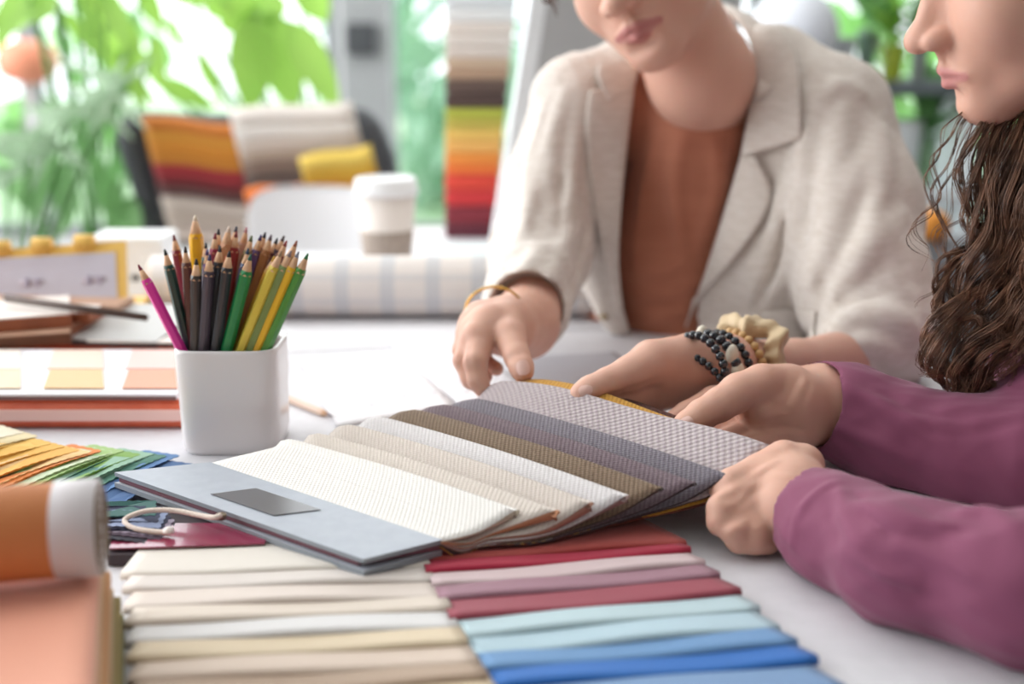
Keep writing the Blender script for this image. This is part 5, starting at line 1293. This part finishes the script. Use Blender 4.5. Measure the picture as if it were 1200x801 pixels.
def purple(name, a, b, rib=False):
    m = mat(name, a, .8, sheen=.12); t = NT(m); tc = t.n('ShaderNodeTexCoord'); nz = t.n('ShaderNodeTexNoise'); nz.inputs['Scale'].default_value = 30; nz.inputs['Detail'].default_value = 6
    t.l(tc.outputs['Object'], nz.inputs['Vector']); t.l(t.mix(nz.outputs[0], a, b), t.b.inputs['Base Color'])
    if rib:
        wv = t.n('ShaderNodeTexWave'); wv.inputs['Scale'].default_value = 48; wv.inputs['Distortion'].default_value = 2.5; wv.inputs['Detail'].default_value = 2; t.l(tc.outputs['Object'], wv.inputs[0]); t.bump(wv.outputs[1], .8, .002)
    else: t.bump(nz.outputs[0], .25, .002)
    return m
M_pur = purple('plum_jersey', '#8A4665', '#7C3D59'); M_rib = purple('plum_ribbed_knit', '#8E4A6C', '#6E3452', True)
TS = Soft(.03); TS.chain(px((1335, 300, 1.03, .10), (1325, 450, .98, .105), (1320, 640, .93, .11)), k=.04); TS.ell(W(1400, 450, 1.0), (.14, .13, .22), k=.04)
TS.fn(above_table, 'sub', .001); TS.fn(lambda P: np.maximum(TABLE - .12 - P[:, 2], -9).astype(np.float32), 'cut')
P, Q = polygonise(TS, .004, 1); put_fast('sweater_body', P, Q, M_rib, p2)
SA = Soft(.02); SA.chain(px((1300, 330, 1.06, .06), (1200, 545, .875, .048), (1130, 535, .895, .047), (1050, 512, .92, .0425), (995, 485, .938, .0385), (962, 474, .948, .0365)), k=.015)
SAo = Soft(); SAo.ops = list(SA.ops)
for pts, r in [([(985, 450), (1040, 480), (1100, 520)], .006), ([(975, 500), (1030, 520), (1080, 545)], .006), ([(1020, 465), (1060, 490), (1120, 500)], .006), ([(964, 440), (968, 475), (962, 510)], .003)]: fold(SA, SAo, pts, r, .012, .3)
wrinkle(SA, .0012, .014, 6)
SA.chain(px((925, 470, .930, .045), (962, 474, .948, .0335), (985, 482, .94, .031)), k=.002, op='sub'); SA.fn(above_table, 'sub', .001)
P, Q = polygonise(SA, .0025, 1); put_fast('sleeve', P, Q, M_pur, p2)
SB = Soft(.02); SB.chain(px((1480, 340, .86, .06), (1340, 670, .62, .050), (1200, 690, .628, .042), (1060, 658, .675, .0385), (985, 624, .73, .0355), (948, 602, .762, .0335)), k=.015)
SBo = Soft(); SBo.ops = list(SB.ops)
for pts, r in [([(990, 562), (962, 574), (940, 596), (928, 640)], .0035), ([(985, 572), (992, 610), (1015, 650)], .006), ([(1000, 590), (1030, 600), (1075, 625)], .006), ([(1035, 588), (1075, 612), (1125, 618)], .006), ([(1120, 602), (1160, 600), (1195, 625)], .007), ([(985, 640), (1030, 670), (1080, 690)], .005), ([(1040, 640), (1090, 650), (1150, 680)], .006)]: fold(SB, SBo, pts, r, .020, .7)
for pts, r in [([(1008, 582), (1018, 606), (1050, 630)], .003), ([(1085, 606), (1100, 618), (1140, 625)], .003), ([(1000, 660), (1040, 680), (1090, 705)], .003)]: fold(SB, SBo, pts, r, .010, .2, 'sub')
wrinkle(SB, .0014, .014, 5)
SB.chain(px((905, 590, .785, .045), (948, 602, .762, .0310), (975, 618, .74, .029)), k=.002, op='sub'); SB.fn(above_table, 'sub', .001)
P, Q = polygonise(SB, .0022, 1); put_fast('sleeve', P, Q, M_pur, p2)

# long wavy hair
M_cap2 = noisy('dark_brown_hair', '#3A261D', '#6E4C3A', 90, .45, .3, .001, stretch=(1, 1, .08))
M_hair2 = noisy('dark_wavy_hair', '#3D281F', '#9C7259', 70, .42, 0, spec=.5, lo=.3, hi=.7)
HC = Soft(.01); HC.ell((0, .026, .148), (.082, .100, .088)).chain([((0, .09, .12), .05), ((0, .10, .0), .055), ((.0, .10, -.12), .06)], k=.03)
HC.ell((0, -.080, .082), (.078, .088, .090), k=.008, op='sub'); HC.xf(H2, HSC); P, Q = polygonise(HC, .004, 1); hair = put_fast('hair', P, Q, M_cap2, p2)
GUIDES = [  # (points (px, py, d), spread px, strands, wave px, thickness)
 ([(1235, 60, 1.0), (1190, 130, .99), (1165, 200, .97), (1160, 270, .95), (1140, 330, .94), (1108, 380, .93), (1105, 430, .92), (1135, 470, .915), (1130, 500, .91)], 16, 90, 9),
 ([(1245, 60, 1.0), (1205, 150, .98), (1185, 230, .96), (1190, 300, .95), (1170, 370, .93), (1140, 420, .92), (1160, 470, .915), (1145, 495, .91)], 18, 100, 10),
 ([(1255, 80, .98), (1225, 170, .96), (1205, 250, .94), (1200, 330, .93), (1190, 400, .92), (1165, 450, .91)], 20, 110, 9),
 ([(1265, 80, .96), (1240, 180, .94), (1225, 270, .92), (1215, 350, .91), (1200, 420, .90)], 22, 110, 8),
 ([(1290, 60, 1.05), (1230, 130, 1.02), (1190, 190, 1.0), (1175, 260, .98), (1190, 340, .95), (1180, 420, .93)], 20, 110, 8),
 ([(1300, 80, 1.03), (1265, 170, 1.0), (1240, 260, .97), (1235, 350, .94), (1225, 440, .92)], 22, 90, 8),
 ([(1330, -20, .915), (1325, 80, .90), (1305, 190, .90), (1285, 320, .89), (1262, 430, .885)], 24, 110, 8),
 ([(1400, -20, .915), (1395, 90, .90), (1370, 200, .90), (1345, 330, .89), (1320, 440, .885)], 26, 110, 8),
 ([(1190, 100, .99), (1160, 150, .98), (1140, 210, .97), (1148, 260, .96), (1175, 300, .95), (1155, 340, .94), (1120, 350, .93), (1100, 390, .92)], 13, 60, 8),
 ([(1195, 230, .97), (1160, 280, .96), (1120, 300, .95), (1105, 340, .94), (1110, 370, .93), (1150, 375, .92), (1180, 410, .91)], 10, 45, 6),
 ([(1205, 330, .95), (1170, 400, .93), (1120, 432, .92), (1082, 440, .915)], 7, 40, 5),
 ([(1190, 380, .93), (1150, 440, .92), (1120, 465, .915), (1112, 495, .91), (1128, 508, .905)], 9, 50, 7),
 ([(1160, 112, 1.0), (1130, 150, .99), (1108, 200, .98), (1098, 250, .97), (1118, 300, .96), (1150, 320, .95)], 6, 12, 6),
 ([(1150, 115, 1.0), (1115, 150, .99), (1098, 190, .98), (1092, 240, .97), (1075, 280, .96), (1090, 320, .95)], 7, 9, 7),
 ([(1155, 120, 1.0), (1135, 170, .99), (1115, 220, .98), (1120, 260, .97), (1100, 290, .965), (1085, 310, .96)], 9, 9, 8),
 ([(1180, 250, .97), (1130, 290, .96), (1100, 340, .95), (1075, 370, .945)], 12, 6, 6),
]
rnd = random.Random(11); locks = []
for gi, (pts, spread, n, wav) in enumerate(GUIDES):
    base = catmull([W(*p) for p in pts], 60); parts_ = []
    mpp = .95 / F; n = int(n * (2.1 if n > 15 else 1)); nclump = max(2, n // 14)
    clumps = [(rnd.gauss(0, .6), rnd.gauss(0, .6), rnd.uniform(0, 6.28), rnd.uniform(.7, 1.3)) for _ in range(nclump)]
    for s in range(n):
        cx, cy, ph, fr = clumps[s % nclump]; ox = cx + rnd.gauss(0, .17); oy = cy + rnd.gauss(0, .17); t0 = rnd.uniform(0, .06); t1 = rnd.uniform(.82, 1.0); tt = np.linspace(t0, t1, 34)
        P = np.array([base[int(t * 59)] * (1 - (t * 59) % 1) + base[min(59, int(t * 59) + 1)] * ((t * 59) % 1) for t in tt])
        env = np.sin(np.clip(tt * 1.1 + .12, 0, 1) * math.pi) ** .5 * .6 + .4
        wa_ = wav * 1.8 * mpp * (tt * .85 + .15); f_ = fr * 2 * math.pi * (len(pts) / 2.2)
        P[:, 0] += ox * spread * mpp * env + wa_ * np.sin(f_ * tt + ph + rnd.gauss(0, .2))
        P[:, 1] += oy * spread * mpp * env * .9 + wa_ * np.cos(f_ * tt + ph) * .8
        P[:, 2] += rnd.gauss(0, .15) * spread * mpp + wa_ * .35 * np.sin(f_ * tt * 1.3 + ph)
        P[:, 2] = np.maximum(P[:, 2], TABLE + .006)
        r0 = rnd.uniform(.00018, .00045) if n > 15 else .00028
        parts_.append(tube_mesh(P, r0 * (1.05 - .7 * tt ** 3), 4, False))
    put('hair_lock', *merge(parts_), M_hair2, hair)
